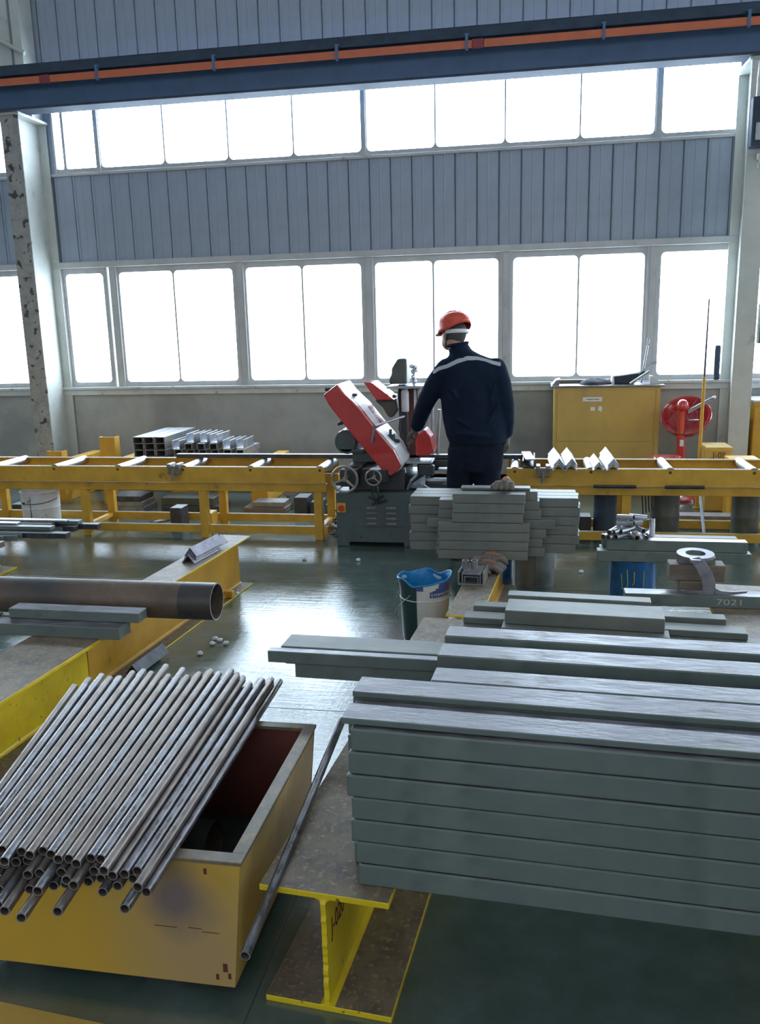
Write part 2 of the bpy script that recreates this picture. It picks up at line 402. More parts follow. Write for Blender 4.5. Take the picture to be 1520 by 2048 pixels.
# painted floor stripe
def stripe():
    r = math.radians(-5.0)
    b = MB().bx(-3.4, -0.62, 1.44, 1.60, 0.0, 0.0012, rz=r, about=(-0.95, 1.6, 0))
    o = b.build('floor_marking', M['yellow_box'], fl); o['label'] = 'yellow painted floor stripe'
stripe()
tag(MB().bx(XL, XR, -9.2, WY + 0.3, 8.0, 8.15).build('ceiling', M['ceil']), kind='structure')
tag(MB().bx(XL - 0.2, XL, -9.2, WY + 0.3, -0.2, 8.1).build('wall_left', M['ceil']), kind='structure')
tag(MB().bx(XR, XR + 0.2, -9.2, WY + 0.3, -0.2, 8.1).build('wall_right', M['ceil']), kind='structure')
tag(MB().bx(XL, XR, -9.3, -9.1, -0.2, 8.1).build('wall_rear', M['ceil']), kind='structure')

# back wall core (with openings left for the windows)
wb = MB()
wb.bx(XL, XR, WY, WY + 0.22, -0.2, 0.97)                       # masonry dado
wb.mi(1)
wb.bx(XL, XR, WY + 0.03, WY + 0.2, 2.385, 3.30)                # core behind the cladding
wb.bx(XL, XR, WY + 0.03, WY + 0.2, 4.22, 8.05)
wall = wb.build('wall_back', [M['plaster'], M['clad_gap']]); tag(wall, kind='structure')
# cladding panels, each with a rolled rib at one edge
def panel(z0, z1):
    h = z1 - z0; W_ = 0.2165
    prof = [(0.004, 0), (0.004, -0.020), (0.016, -0.026), (0.026, -0.026), (0.032, -0.014), (0.10, -0.0145), (0.104, -0.0175), (0.112, -0.0175), (0.116, -0.0145),
            (W_ - 0.012, -0.014), (W_ - 0.004, -0.019), (W_ - 0.004, 0)]
    return MB().prism([(x, y + 0.03) for x, y in prof], 0, h, 'xy').mesh('cladding_panel', M['clad'])
mp_mid = panel(2.40, 3.30); mp_top = panel(4.2, 6.6)
for i in range(-16, 56):
    x = -5.13 + i * 0.2165
    if x > 5.6: break
    inst('cladding_panel', mp_mid, (x, WY, 2.40), parent=wall)
    inst('cladding_panel', mp_top, (x, WY, 4.20), parent=wall)

def rframe(b, o, inn, r, y0, y1, n=6):
    """flat frame from rectangle o=(x0,x1,z0,z1) to a rounded opening inn"""
    ox0, ox1, oz0, oz1 = o; x0, x1, z0, z1 = inn
    I = []; O = []
    for cx, cz, a0, sx, sz in ((x1 - r, z1 - r, 0, ox1, oz1), (x0 + r, z1 - r, 90, ox0, oz1), (x0 + r, z0 + r, 180, ox0, oz0), (x1 - r, z0 + r, 270, ox1, oz0)):
        for k in range(n + 1):
            a = math.radians(a0 + 90 * k / n)
            px, pz = cx + r * math.cos(a), cz + r * math.sin(a)
            I.append((px, pz))
            if k == 0: q = (sx, pz) if a0 in (0, 180) else (px, sz)
            elif k == n: q = (px, sz) if a0 in (0, 180) else (sx, pz)
            else: q = (sx, sz)
            O.append(q)
    m = len(I); vs = []
    for y in (y0, y1):
        vs += [(p[0], y, p[1]) for p in I] + [(p[0], y, p[1]) for p in O]
    fs = []
    for i in range(m):
        j = (i + 1) % m
        fs += [(i, j, m + j, m + i), (2 * m + i, 3 * m + i, 3 * m + j, 2 * m + j), (i, 2 * m + i, 2 * m + j, j), (m + i, m + j, 3 * m + j, 3 * m + i)]
    b.add(vs, fs)

wn = 0
def window(x0, x1, z0, z1, splits, side=0.075, rad=0.045, top=0.06, bot=0.05, mull=0.012, yf=WY + 0.01):
    """frame with round-cornered sashes; splits = x of thin glazing bars"""
    global wn
    wn += 1
    root = bpy.data.objects.new('window_%d' % wn, None); COL.objects.link(root); tag(root, kind='structure'); root.location = (x0, WY, z0)
    L = Matrix.Translation((-x0, -WY, -z0))
    def put(b, nm, m, **k):
        b.v = [L @ Vector(p) for p in b.v]; return b.build(nm, m, root, **k)
    edges = [x0 + side] + [v for s_ in splits for v in (s_ - mull / 2, s_ + mull / 2)] + [x1 - side]
    lims = [x0] + list(splits) + [x1]
    for i in range(len(splits) + 1):
        b = MB(); rframe(b, (lims[i], lims[i + 1], z0, z1), (edges[2 * i], edges[2 * i + 1], z0 + bot, z1 - top), rad, yf, yf + 0.07)  # rounded corners imitate the bloom of the bright panes
        put(b, 'sash', M['frame'])
        b = MB().bx(edges[2 * i] - 0.004, edges[2 * i + 1] + 0.004, yf + 0.045, yf + 0.051, z0 + bot - 0.004, z1 - top + 0.004)
        put(b, 'pane', M['glass'])
    # raised outer frame and shadow gap
    b = MB().bx(x0 - 0.0, x0 + 0.022, yf - 0.02, yf, z0, z1).bx(x1 - 0.022, x1, yf - 0.02, yf, z0, z1)
    put(b, 'frame_edge', M['frame'])
    return root
LZ0, LZ1 = 1.045, 2.335
mul = [-4.545, -3.10, -1.705, -0.295, 1.125]
mid = [-3.844, -2.41, -1.028, 0.421]
window(-5.16, -4.60, LZ0, LZ1, [], side=0.06)
for i in range(4): window(mul[i] + 0.03, mul[i + 1] - 0.03, LZ0, LZ1, [mid[i]], side=0.045, mull=0.018)
window(mul[4] + 0.03, 1.90, LZ0, LZ1, [], side=0.05)
# neighbouring bays either side of the columns
for a in (-9.6, -8.2, -6.8): window(a, a + 1.34, LZ0, LZ1, [a + 0.67], side=0.05)
for a in (2.05, 3.5): window(a, a + 1.40, LZ0, LZ1, [a + 0.7], side=0.05)
UZ0, UZ1 = 3.315, 4.22
window(-5.09, -4.585, UZ0, UZ1, [-4.975], side=0.02, top=0.05, bot=0.045, mull=0.03, rad=0.02)
window(-4.585, -1.715, UZ0, UZ1, [-3.84, -3.14, -2.445], side=0.028, top=0.05, bot=0.04, mull=0.014)
window(-1.715, 1.12, UZ0, UZ1, [-0.995, -0.31, 0.403], side=0.032, top=0.05, bot=0.04, mull=0.014)
window(1.12, 1.90, UZ0, UZ1, [], side=0.035, top=0.05, bot=0.04)
for a in (-9.7, -8.2, -6.75): window(a, a + 1.4, UZ0, UZ1, [a + 0.7], side=0.03)
for a in (2.05, 3.5): window(a, a + 1.40, UZ0, UZ1, [a + 0.7], side=0.03)
tn = 0
def trim(x0, x1, y0, y1, z0, z1, m='frame', bevel=0.004):
    global tn; tn += 1
    o = MB().bx(x0, x1, y0, y1, z0, z1).build('trim_%d' % tn, M[m], bevel=bevel); tag(o, kind='structure')
trim(-10, 5.6, WY - 0.035, WY + 0.06, 2.335, 2.40)            # head trim above the lower windows
trim(-10, 5.6, WY - 0.012, WY + 0.06, 3.285, 3.315)
trim(-10, 5.6, WY - 0.06, WY + 0.10, 1.015, 1.045, 'sill')    # sill nosing
trim(-10, 5.6, WY - 0.035, WY + 0.03, 0.955, 1.015, 'sill')
for x in mul: trim(x - 0.03, x + 0.03, WY - 0.012, WY + 0.08, 1.045, 2.335)
trim(1.83, 2.06, WY - 0.0, WY + 0.08, 1.045, 4.22); trim(-5.45, -5.16, WY, WY + 0.08, 1.045, 4.22, 'clad'); trim(-5.16, -5.09, WY, WY + 0.08, 3.3, 4.22, 'clad')
trim(-10, 5.6, WY + 0.0, WY + 0.1, 0.0, 0.08, 'cream')

# ------------------------------------------------------------------ steel columns
def column(x, label, peel, w=0.20):
    t = thing('steel_column', label, 'column', (x, 8.42, 0))
    MB().bx(-w / 2, w / 2, 0.0, 0.014, 0.02, 3.80).build('front_flange', M[peel], t, bevel=0.002)
    MB().bx(-0.006, 0.006, 0.014, 0.50, 0.02, 3.80).build('web', M['cream'], t)
    MB().bx(-w / 2, w / 2, 0.50, 0.514, 0.02, 3.80).build('rear_flange', M['cream'], t, bevel=0.002)
    MB().bx(-w / 2 - 0.04, w / 2 + 0.04, -0.04, 0.53, 0.0, 0.02).build('base_plate', M['cream'], t)
    MB().bx(-w / 2 - 0.02, w / 2 + 0.02, -0.02, 0.52, 3.80, 3.825).build('cap_plate', M['cream'], t)
    return t
column(-5.24, 'white steel column with dark-flecked peeling front flange, left of the windows', 'peel')
column(1.90, 'cream steel column at the right end of the windows', 'cream', 0.18)
# upper column left, beyond the crane beam, with its brace
t = thing('upper_column', 'pale greenish box column above the crane beam in the top left corner', 'column', (-5.55, 8.75, 3.825))
MB().bx(-0.40, 0.37, -0.05, 0.19, 0.4, 3.9).build('shaft', M['cream'], t, bevel=0.004)
MB().bx(0.25, 0.27, -0.06, -0.05, 0.4, 3.9).build('seam', M['clad_gap'], t)
MB().rod((-0.55, -0.12, 1.12), (0.42, -0.10, 0.60), 0.022).build('brace', M['cream'], t, smooth=True)
MB().prism([(-0.08, 0.84), (0.10, 0.74), (0.02, 0.62)], -0.13, -0.11).build('gusset', M['frame'], t)
MB().bx(-0.4, 0.37, 0, 0.2, 0, 0.4).build('foot', M['cream'], t)

# ------------------------------------------------------------------ crane runway beam
t = thing('crane_beam', 'long blue-grey crane runway beam with orange conductor rail above the windows', 'crane beam', (0, 8.46, 3.825))
X0, X1 = -9.8, 5.4
MB().bx(X0, X1, -0.11, 0.11, 0.0, 0.022).build('bottom_flange', M['crane_dark'], t, bevel=0.002)
MB().bx(X0, X1, -0.006, 0.006, 0.022, 0.36).build('web', M['crane'], t)
MB().bx(X0, X1, -0.15, 0.15, 0.36, 0.385).build('top_flange', M['crane_dark'], t, bevel=0.002)
MB().bx(X0, X1, -0.04, 0.04, 0.385, 0.43).build('crane_rail', M['crane_dark'], t)
MB().bx(X0, X1, -0.165, -0.13, 0.30, 0.335).bx(X0, X1, -0.16, -0.14, 0.335, 0.36).build('cable_track', M['crane_dark'], t)
cr = MB()
seams = [-4.72, -0.53, 3.6]
xs2 = [X0] + seams + [X1]
for i in range(len(xs2) - 1): cr.bx(xs2[i] + (0.05 if i else 0), xs2[i + 1] - 0.05, -0.20, -0.17, 0.205, 0.268)
cr.build('conductor_rail', M['orange'], t, bevel=0.006)
for x in seams: MB().bx(x - 0.05, x + 0.05, -0.205, -0.165, 0.20, 0.272).build('rail_joint', M['red_dark'], t, bevel=0.003)
hb = MB().bx(-0.012, 0.012, -0.21, -0.165, 0.19, 0.32).bx(-0.02, 0.02, -0.19, -0.10, 0.31, 0.325).mesh('hanger', M['crane'])
for i in range(12): inst('hanger', hb, (-9.3 + i * 1.18 + 0.41, 0, 0), parent=t)

# small switch gear
t = thing('junction_box', 'dark framed electrical box high on the right-hand column', 'electrical box', (1.93, 8.36, 3.05))
MB().bx(-0.115, 0.16, -0.06, 0.055, 0.03, 0.43).build('housing', M['crane_dark'], t, bevel=0.006)
MB().bx(-0.085, 0.13, -0.072, -0.06, 0.075, 0.22).build('front_plate', M['galv'], t, bevel=0.003)
MB().sweep([(-0.04, 0, 0.42), (-0.03, 0, 0.5), (-0.05, -0.02, 0.58), (0.0, -0.02, 0.68)], 0.008).build('cable', M['steel'], t, smooth=True)
MB().sweep([(-0.08, 0.0, 0.43), (-0.075, 0.0, 0.72)], 0.006).build('conduit', M['steel'], t, smooth=True)
t = thing('cable_bundle', 'crumpled pale cable ends hanging below the electrical box on the column', 'cable', (1.95, 8.35, 2.85))
b = MB()
for i in range(7):
    a = random.uniform(-1, 1); b.sweep([(0.02 * a, 0, 0.17), (0.05 * a, -0.02, 0.10), (0.07 * math.sin(i * 2.1), -0.03, 0.03 + 0.03 * (i % 3)), (0.05 * math.cos(i * 1.7), -0.01, 0.06)], 0.009, n=6)
b.build('strand', M['frame'], t, smooth=True)
MB().bx(-0.06, 0.08, -0.02, 0.05, 0.13, 0.18).build('clip', M['frame'], t, bevel=0.004)
t = thing('bracket_lamp', 'black bracket with bright edges on the left column near the frame edge', 'bracket', (-5.55, 8.3, 2.9))
MB().prism([(-0.25, 0.46), (0.14, 0.40), (0.16, 0.62), (-0.25, 0.80)], -0.04, 0.04).build('housing', M['black'], t, bevel=0.006)
MB().bx(-0.24, 0.16, -0.045, 0.0, 0.40, 0.412).build('lower_rail', M['steel'], t)
MB().prism([(0.02, 0.36), (0.13, 0.12), (0.16, 0.10), (0.14, 0.24), (0.07, 0.38)], -0.03, 0.03).build('reflector', M['white'], t, bevel=0.004)
MB().prism([(-0.20, 0.36), (-0.02, 0.38), (0.13, 0.08), (-0.02, 0.08)], 0.0, 0.05).build('arm', M['black'], t, bevel=0.004)
t = thing('switch_box', 'narrow grey switch box on the right side of the right-hand column', 'switch box', (2.06, 8.45, 1.40))
MB().bx(-0.045, 0.03, -0.06, 0.05, 0.0, 0.36).build('case', M['drum'], t, bevel=0.01)
MB().bx(-0.035, 0.02, -0.066, -0.06, 0.05, 0.31).build('cover', M['galv'], t, bevel=0.003)
t = thing('wall_plate', 'dark round-cornered plate hung on the left face of the right-hand column', 'plate', (1.77, 8.80, 1.05))
MB().bx(-0.05, 0.0, -0.03, 0.03, 0.0, 0.33).build('plate', M['crane_dark'], t, bevel=0.014, seg=2)
MB().bx(-0.055, -0.05, -0.02, 0.02, 0.05, 0.3).build('scale', M['galv'], t)
#@@PART2
# ================================================================== ROLLER CONVEYORS
def roller_table(x0, x1, legs, rollers, label):
    t = thing('roller_conveyor', label, 'conveyor', (x0, 6.30, 0)); L_ = x1 - x0
    def rail(y, flip):
        b = MB(); s_ = -1 if flip else 1
        b.bx(0, L_, y, y + 0.006, 0.46, 0.585); 
        a = (y + 0.006, y + 0.05) if not flip else (y - 0.044, y)
        b.bx(0, L_, a[0], a[1], 0.46, 0.467).bx(0, L_, a[0], a[1], 0.578, 0.585)
        return b.build('side_rail', [M['yellow'], M['worn_flange']], t, topmat=1)
    rail(0.0, False); rail(0.50, True)
    for y in (0.03, 0.46): MB().bx(0.0, L_ - 0.0, y, y + 0.045, 0.385, 0.452).build('frame_rail', [M['yellow'], M['worn_flange']], t, bevel=0.003, topmat=1)
    for y in (0.035, 0.46): MB().bx(0.0, L_, y, y + 0.04, 0.04, 0.105).build('lower_rail', [M['yellow'], M['worn_flange']], t, bevel=0.003, topmat=1)
    for x in legs:
        for y in (0.02, 0.45):
            MB().bx(x - x0 - 0.033, x - x0 + 0.033, y, y + 0.055, 0.0, 0.385).build('leg', M['yellow'], t, bevel=0.003)
    for x in legs[::2]: MB().bx(x - x0 - 0.02, x - x0 + 0.02, 0.075, 0.45, 0.07, 0.10).build('cross_bar', M['yellow'], t)
    rm = MB().rod((0, 0.012, 0), (0, 0.49, 0), 0.036, n=20).rod((0, 0.0, 0), (0, 0.50, 0), 0.012, n=8).mesh('roller', M['steel'], smooth=True)
    for x in rollers: inst('roller', rm, (x - x0, 0, 0.562), parent=t)
    return t
roller_table(-7.2, -1.58, [-1.65, -2.60, -3.63, -4.66, -5.7, -6.8], [-1.62, -2.18, -2.74, -3.30, -3.86, -4.42, -4.98, -5.54, -6.1, -6.66], 'long yellow roller conveyor to the left of the red saw')
roller_table(-0.19, 4.6, [-0.10, 0.68, 1.72, 2.75, 3.8, 4.5], [-0.13, 0.42, 0.975, 1.545, 2.11, 2.68, 3.24, 3.8, 4.36], 'long yellow roller conveyor to the right of the worker')
# diagonal braces / stops
def stop(x, label):
    t = thing('rail_stop', label, 'clamp', (x, 6.27, 0.50))
    MB().bx(-0.05, 0.05, -0.02, 0.026, 0.03, 0.098).build('jaw', M['worn_flange'], t, bevel=0.004)
    MB().bx(-0.05, -0.02, -0.03, 0.08, 0.088, 0.115).bx(0.02, 0.05, -0.03, 0.08, 0.088, 0.115).build('hook', M['channel'], t, bevel=0.003)
    MB().rod((0, -0.03, 0.0), (0, -0.03, 0.07), 0.009, n=8).rod((0, -0.03, -0.01), (0, -0.03, 0.004), 0.016, n=6).build('screw', M['channel'], t)
stop(-2.80, 'small rusty rail clamp on the front rail of the left conveyor')
stop(0.075, 'small rusty rail clamp on the front rail of the right conveyor')
# long dark bar being sawn
tag(MB().bx(-2.95, -0.01, 6.66, 6.72, 0.599, 0.632).build('steel_bar', M['dsteel'], bevel=0.003), 'very long dark flat bar lying across the conveyor rollers and through the saw', 'steel bar')
for i, (a, b_, w_) in enumerate(((0.44, 0.74, 'left'), (0.94, 1.21, 'right'))):
    tag(MB().bx(a, b_, 6.262, 6.32, 0.452, 0.4595).bx(a, b_, 6.262, 6.27, 0.452, 0.475).build('flat_strip', M['dsteel'], bevel=0.001), 'dark flat strip on the ledge of the right conveyor, the %s one of two' % w_, 'steel strip')

# angle irons (inverted V) on the right conveyor
def vmesh(w_, th, L_, name='angle'):
    h = w_ * 0.62
    return MB().prism([(-w_ / 2, 0), (0, h), (w_ / 2, 0), (w_ / 2 - th * 1.3, 0), (0, h - th * 1.6), (-w_ / 2 + th * 1.3, 0)], 0, L_, 'xz').mesh(name, [M['channel'], M['steel']], bevel=0.0)
def vstack(x, y, z, n, w_, L_, rz, where, grp, mt='steel'):
    h = 0
    for k in range(n):
        me = vmesh(w_, 0.008, L_ - 0.02 * (k % 2)); me.materials[0] = M[mt]
        o = inst('angle_iron', me, (x + 0.002 * k, y + 0.008 * k, z + 0.016 * k), (0, 0, rz))
        tag(o, '%s angle iron %s' % (['lowest', 'second', 'third', 'top'][k if k < n - 1 else 3], where), 'angle iron', grp)
g_ = 'angle irons on the right conveyor'
vstack(0.185, 6.22, 0.588, 3, 0.088, 0.56, 0.05, 'in the leftmost bright stack on the right conveyor', g_)
vstack(0.275, 6.22, 0.588, 3, 0.088, 0.56, 0.03, 'in the second bright stack on the right conveyor', g_)
vstack(0.468, 6.22, 0.588, 2, 0.078, 0.42, 0.03, 'in the low third stack on the right conveyor', g_)
vstack(0.568, 6.22, 0.588, 3, 0.088, 0.60, 0.02, 'in the rightmost bright stack on the right conveyor', g_)
t = thing('channel_offcut', 'short black channel offcut with bright top on the right conveyor beside the worker', 'offcut', (-0.03, 6.33, 0.588))
MB().bx(-0.045, 0.045, 0, 0.42, 0, 0.008).bx(-0.045, -0.037, 0, 0.42, 0.008, 0.05).bx(0.037, 0.045, 0, 0.42, 0.008, 0.05).build('channel', M['black'], t)
MB().bx(-0.04, 0.03, 0.02, 0.40, 0.0505, 0.062, rz=0.1).build('bright_plate', M['steel'], t, bevel=0.002)

# ================================================================== THE BAND SAW
saw = thing('band_saw', 'horizontal band saw with raised red head on a grey-green cabinet', 'machine', (-1.0, 6.15, 0))
def sawp(b, nm, m, **k):
    b.v = [(p[0] + 1.0, p[1] - 6.15, p[2]) for p in b.v]; return b.build(nm, m, saw, **k)
cab = MB().prism([(-1.465, 0.0), (-1.37, 0.0), (-1.37, 0.035), (-0.95, 0.035), (-0.95, 0.0), (-0.36, 0.0), (-0.36, 0.42), (-1.465, 0.42)], 6.15, 6.80, 'xz')
cabo = sawp(cab, 'cabinet', M['saw_grey'], bevel=0.006)
def cabp(b, nm, m, **k):
    b.v = [(p[0] + 1.0, p[1] - 6.15, p[2]) for p in b.v]; return b.build(nm, m, cabo, **k)
for cx in (-1.19, -1.04):
    for k in range(4):
        z = 0.312 - k * 0.040
        b = MB().prism([(6.15, z), (6.137, z - 0.013), (6.15, z - 0.015)], cx - 0.038, cx + 0.038, 'yz'); cabp(b, 'vent', M['drum'])
cabp(MB().bx(-1.27, -0.95, 6.147, 6.15, 0.158, 0.161), 'seam', M['black'])
es = cabp(MB().bx(-1.455, -1.388, 6.138, 6.15, 0.268, 0.342), 'stop_button_plate', M['yellow'], bevel=0.002)
b = MB().rod((-1.42, 6.118, 0.305), (-1.42, 6.14, 0.305), 0.024, n=20); cabp(b, 'emergency_stop', M['red'], bevel=0.003)
# bed, vise and slides
sawp(MB().bx(-1.38, -0.95, 6.24, 6.72, 0.42, 0.585).bx(-1.40, -1.28, 6.2, 6.7, 0.55, 0.60).bx(-0.95, -0.36, 6.30, 6.55, 0.42, 0.455), 'bed', M['black'], bevel=0.006)
sawp(MB().bx(-1.10, -0.80, 6.40, 6.78, 0.455, 0.515).bx(-0.9, -0.66, 6.60, 6.76, 0.515, 0.596).bx(-0.86, -0.74, 6.36, 6.42, 0.515, 0.595), 'vise', M['black'], bevel=0.006)
sawp(MB().bx(-0.80, -0.42, 6.33, 6.39, 0.475, 0.50).bx(-0.72, -0.42, 6.45, 6.53, 0.54, 0.556), 'feed_bar', M['steel'], bevel=0.004)
sawp(MB().bx(-1.04, -0.76, 6.40, 6.60, 0.60, 0.618), 'work_clamp', M['galv'], bevel=0.003)
b = MB().sweep([(-0.93, 6.26, 0.43), (-0.90, 6.24, 0.50), (-0.86, 6.27, 0.54)], 0.012, n=6).sweep([(-0.86, 6.26, 0.43), (-0.80, 6.25, 0.46), (-0.76, 6.27, 0.43)], 0.01, n=6)
sawp(b, 'bracket_rod', M['galv'], smooth=True)
b = MB().add([(-0.92, 6.28, 0.44), (-0.80, 6.26, 0.435), (-0.79, 6.27, 0.52), (-0.85, 6.30, 0.50), (-0.90, 6.27, 0.47), (-0.83, 6.25, 0.48), (-0.86, 6.32, 0.44), (-0.80, 6.33, 0.53)],
             [(0, 1, 5), (1, 2, 5), (2, 3, 5), (3, 4, 5), (4, 0, 5), (0, 6, 1), (6, 7, 2), (6, 2, 1), (7, 3, 2), (0, 4, 6), (4, 3, 7), (4, 7, 6)])
sawp(b, 'coolant_film', M['film'])
# handwheels
def wheel(x, z, r, n, y):
    b = MB(); b.sweep([(x + r * math.cos(2 * PI * i / 32), y, z + r * math.sin(2 * PI * i / 32)) for i in range(32)], r * 0.105, n=8, closed=True, up=(0, 1, 0))
    w_ = sawp(b, 'handwheel', M['wheel'], smooth=True)
    b = MB().rod((x, y - 0.012, z), (x, y + 0.05, z), r * 0.17, n=16).rod((x, y + 0.03, z), (x, 6.26, z), r * 0.14, n=12)
    b.v = [(p[0] + 1.0, p[1] - 6.15, p[2]) for p in b.v]; b.build('hub', M['wheel'], w_, smooth=True)
    for k in range(n):
        a = math.radians(80 + 360 * k / n)
        b = MB().sweep([(x + r * q * math.cos(a), y + 0.012 * (1 - q), z + r * q * math.sin(a)) for q in (0.1, 0.5, 0.97)], [r * 0.13, r * 0.10, r * 0.08], n=8, flat=0.6)
        b.v = [(p[0] + 1.0, p[1] - 6.15, p[2]) for p in b.v]; b.build('spoke', M['wheel'], w_, smooth=True)
wheel(-1.362, 0.545, 0.096, 3, 6.02); wheel(-1.150, 0.556, 0.057, 3, 6.04)
sawp(MB().bx(-1.20, -1.06, 6.12, 6.26, 0.50, 0.60), 'gearbox', M['black'], bevel=0.008)
sawp(MB().bx(-1.42, -1.29, 6.12, 6.26, 0.47, 0.60), 'gearbox', M['black'], bevel=0.008)
sawp(MB().sweep([(-1.15, 6.06, 0.50), (-1.16, 6.04, 0.43), (-1.13, 6.05, 0.37), (-1.17, 6.09, 0.345)], 0.008).sweep([(-1.13, 6.06, 0.49), (-1.11, 6.04, 0.42), (-1.12, 6.06, 0.36), (-1.06, 6.08, 0.38)], 0.008)
     .sweep([(-1.20, 6.1, 0.40), (-1.15, 6.08, 0.375), (-1.09, 6.1, 0.41)], 0.008), 'hose', M['rubber'], smooth=True)
# raised head: red cover with lit top faces
HP = [(-1.530, 1.156), (-1.423, 1.233), (-1.368, 1.160), (-1.262, 1.058), (-1.150, 0.914), (-1.013, 0.748), (-0.958, 0.634), (-0.985, 0.585), (-1.043, 0.549), (-1.094, 0.581), (-1.213, 0.723), (-1.345, 0.885), (-1.494, 1.080)]
head = sawp(MB().prism(HP, 6.15, 6.60, 'xz'), 'saw_head_cover', M['red'], bevel=0.008, seg=2)
def headp(b, nm, m, **k):
    b.v = [(p[0] + 1.0, p[1] - 6.15, p[2]) for p in b.v]; return b.build(nm, m, head, **k)
sawp(MB().prism([(-1.125, 0.885), (-1.010, 0.752), (-0.954, 0.636), (-0.982, 0.580), (-1.010, 0.566), (-1.06, 0.62), (-1.14, 0.80)], 6.175, 6.605, 'xz'), 'end_cover', M['white'], bevel=0.010)
sawp(MB().prism([(-1.36, 1.152), (-1.27, 1.070), (-1.155, 0.922), (-1.17, 0.905), (-1.29, 1.05), (-1.37, 1.13)], 6.20, 6.40, 'xz'), 'top_glare_strip', M['white'], bevel=0.004)  # white strip stands for the window glare on the red top face
sawp(MB().prism([(-1.30, 1.22), (-1.235, 1.215), (-1.06, 1.08), (-1.20, 1.08)], 6.52, 6.80, 'xz'), 'rear_guard', M['red'], bevel=0.006)
sawp(MB().prism([(-1.235, 1.07), (-1.07, 1.115), (-1.055, 0.99), (-1.10, 0.93), (-1.13, 0.94), (-1.17, 1.01)], 6.625, 6.76, 'xz'), 'motor_box', M['drum_dark'], bevel=0.008)
headp(MB().bx(-1.345, -1.315, 6.30, 6.36, 1.128, 1.150), 'latch', M['black'], bevel=0.003)
headp(MB().rod((-1.150, 6.14, 0.925), (-0.985, 6.50, 0.955), 0.011, n=10).rod((-1.15, 6.135, 0.918), (-1.172, 6.13, 0.80), 0.010, n=10), 'guide_arm', M['channel'], smooth=True)
headp(MB().bx(-1.09, -1.04, 6.31, 6.40, 0.78, 0.84).bx(-1.075, -1.06, 6.33, 6.38, 0.83, 0.875).rod((-1.08, 6.34, 0.80), (-1.0, 6.36, 0.78), 0.014), 'blade_tensioner', M['black'], bevel=0.003)
headp(MB().sweep([(-0.99, 6.30, 0.585), (-0.965, 6.28, 0.545), (-0.945, 6.28, 0.55), (-0.955, 6.30, 0.585)], 0.007, n=6), 'latch_loop', M['white'], smooth=True)
headp(MB().sweep([(-0.975, 6.585, 0.70), (-0.965, 6.59, 0.68), (-0.975, 6.59, 0.66), (-0.96, 6.59, 0.63), (-0.97, 6.585, 0.60)], 0.006, n=6), 'chain', M['dsteel'], smooth=True)
headp(MB().rod((-1.40, 6.2, 0.955), (-1.44, 6.2, 0.93), 0.012).rod((-1.44, 6.2, 0.93), (-1.36, 6.2, 0.95), 0.010), 'grip_peg', M['black'])
headp(MB().rod((-1.56, 6.5, 1.17), (-1.44, 6.45, 1.155), 0.011).rod((-1.60, 6.5, 1.168), (-1.555, 6.5, 1.17), 0.015), 'lift_lever', M['black'])
# motor
mo = MB().rod((-1.43, 6.44, 0.765), (-1.43, 6.70, 0.765), 0.095, n=24).rod((-1.43, 6.42, 0.765), (-1.43, 6.44, 0.765), 0.075, n=24)
for k in range(16):
    a = 2 * PI * k / 16; mo.rod((-1.43 + 0.096 * math.cos(a), 6.47, 0.765 + 0.096 * math.sin(a)), (-1.43 + 0.096 * math.cos(a), 6.68, 0.765 + 0.096 * math.sin(a)), 0.006, n=4)
mo.bx(-1.40, -1.20, 6.50, 6.64, 0.60, 0.70).bx(-1.48, -1.30, 6.42, 6.50, 0.685, 0.71)
sawp(mo, 'motor', M['saw_grey'])
# pillar, control box, fittings
sawp(MB().bx(-0.975, -0.895, 6.66, 6.76, 0.595, 1.16), 'pillar', M['red_in'], bevel=0.004)
sawp(MB().bx(-1.045, -0.985, 6.64, 6.72, 0.6, 1.19), 'rear_post', M['black'], bevel=0.004)
sawp(MB().bx(-0.925, -0.905, 6.645, 6.658, 0.93, 1.15).bx(-0.895, -0.875, 6.645, 6.66, 1.08, 1.16), 'scale_strip', M['white'])
sawp(MB().prism([(-1.10, 1.20), (-0.965, 1.20), (-0.965, 1.392), (-1.035, 1.392), (-1.082, 1.32), (-1.085, 1.27), (-1.105, 1.24)], 6.55, 6.74, 'xz'), 'control_box', M['drum_dark'], bevel=0.008)
sawp(MB().bx(-1.12, -0.80, 6.52, 6.78, 1.165, 1.185), 'shelf_plate', M['galv'], bevel=0.003)
v = MB()
for (x, z, r) in ((-0.935, 1.33, 0.018), (-0.905, 1.325, 0.014), (-0.925, 1.29, 0.02), (-0.90, 1.30, 0.016), (-0.925, 1.25, 0.018), (-0.915, 1.215, 0.02)):
    v.ball((x, 6.62, z), r, n=10); v.rod((x, 6.58, z), (x, 6.64, z), r * 0.6, n=8)
v.rod((-0.918, 6.62, 1.185), (-0.918, 6.62, 1.34), 0.010).rod((-0.95, 6.62, 1.33), (-0.89, 6.62, 1.33), 0.006)
sawp(v, 'valve_cluster', M['steel'], smooth=True)
sawp(MB().lathe([(0.0, 0), (0.028, 0), (0.03, 0.01), (0.03, 0.15), (0.02, 0.175), (0.008, 0.18), (0.008, 0.2)], (-0.985, 6.58, 0.985), n=18), 'oil_bottle', M['white'], smooth=True)
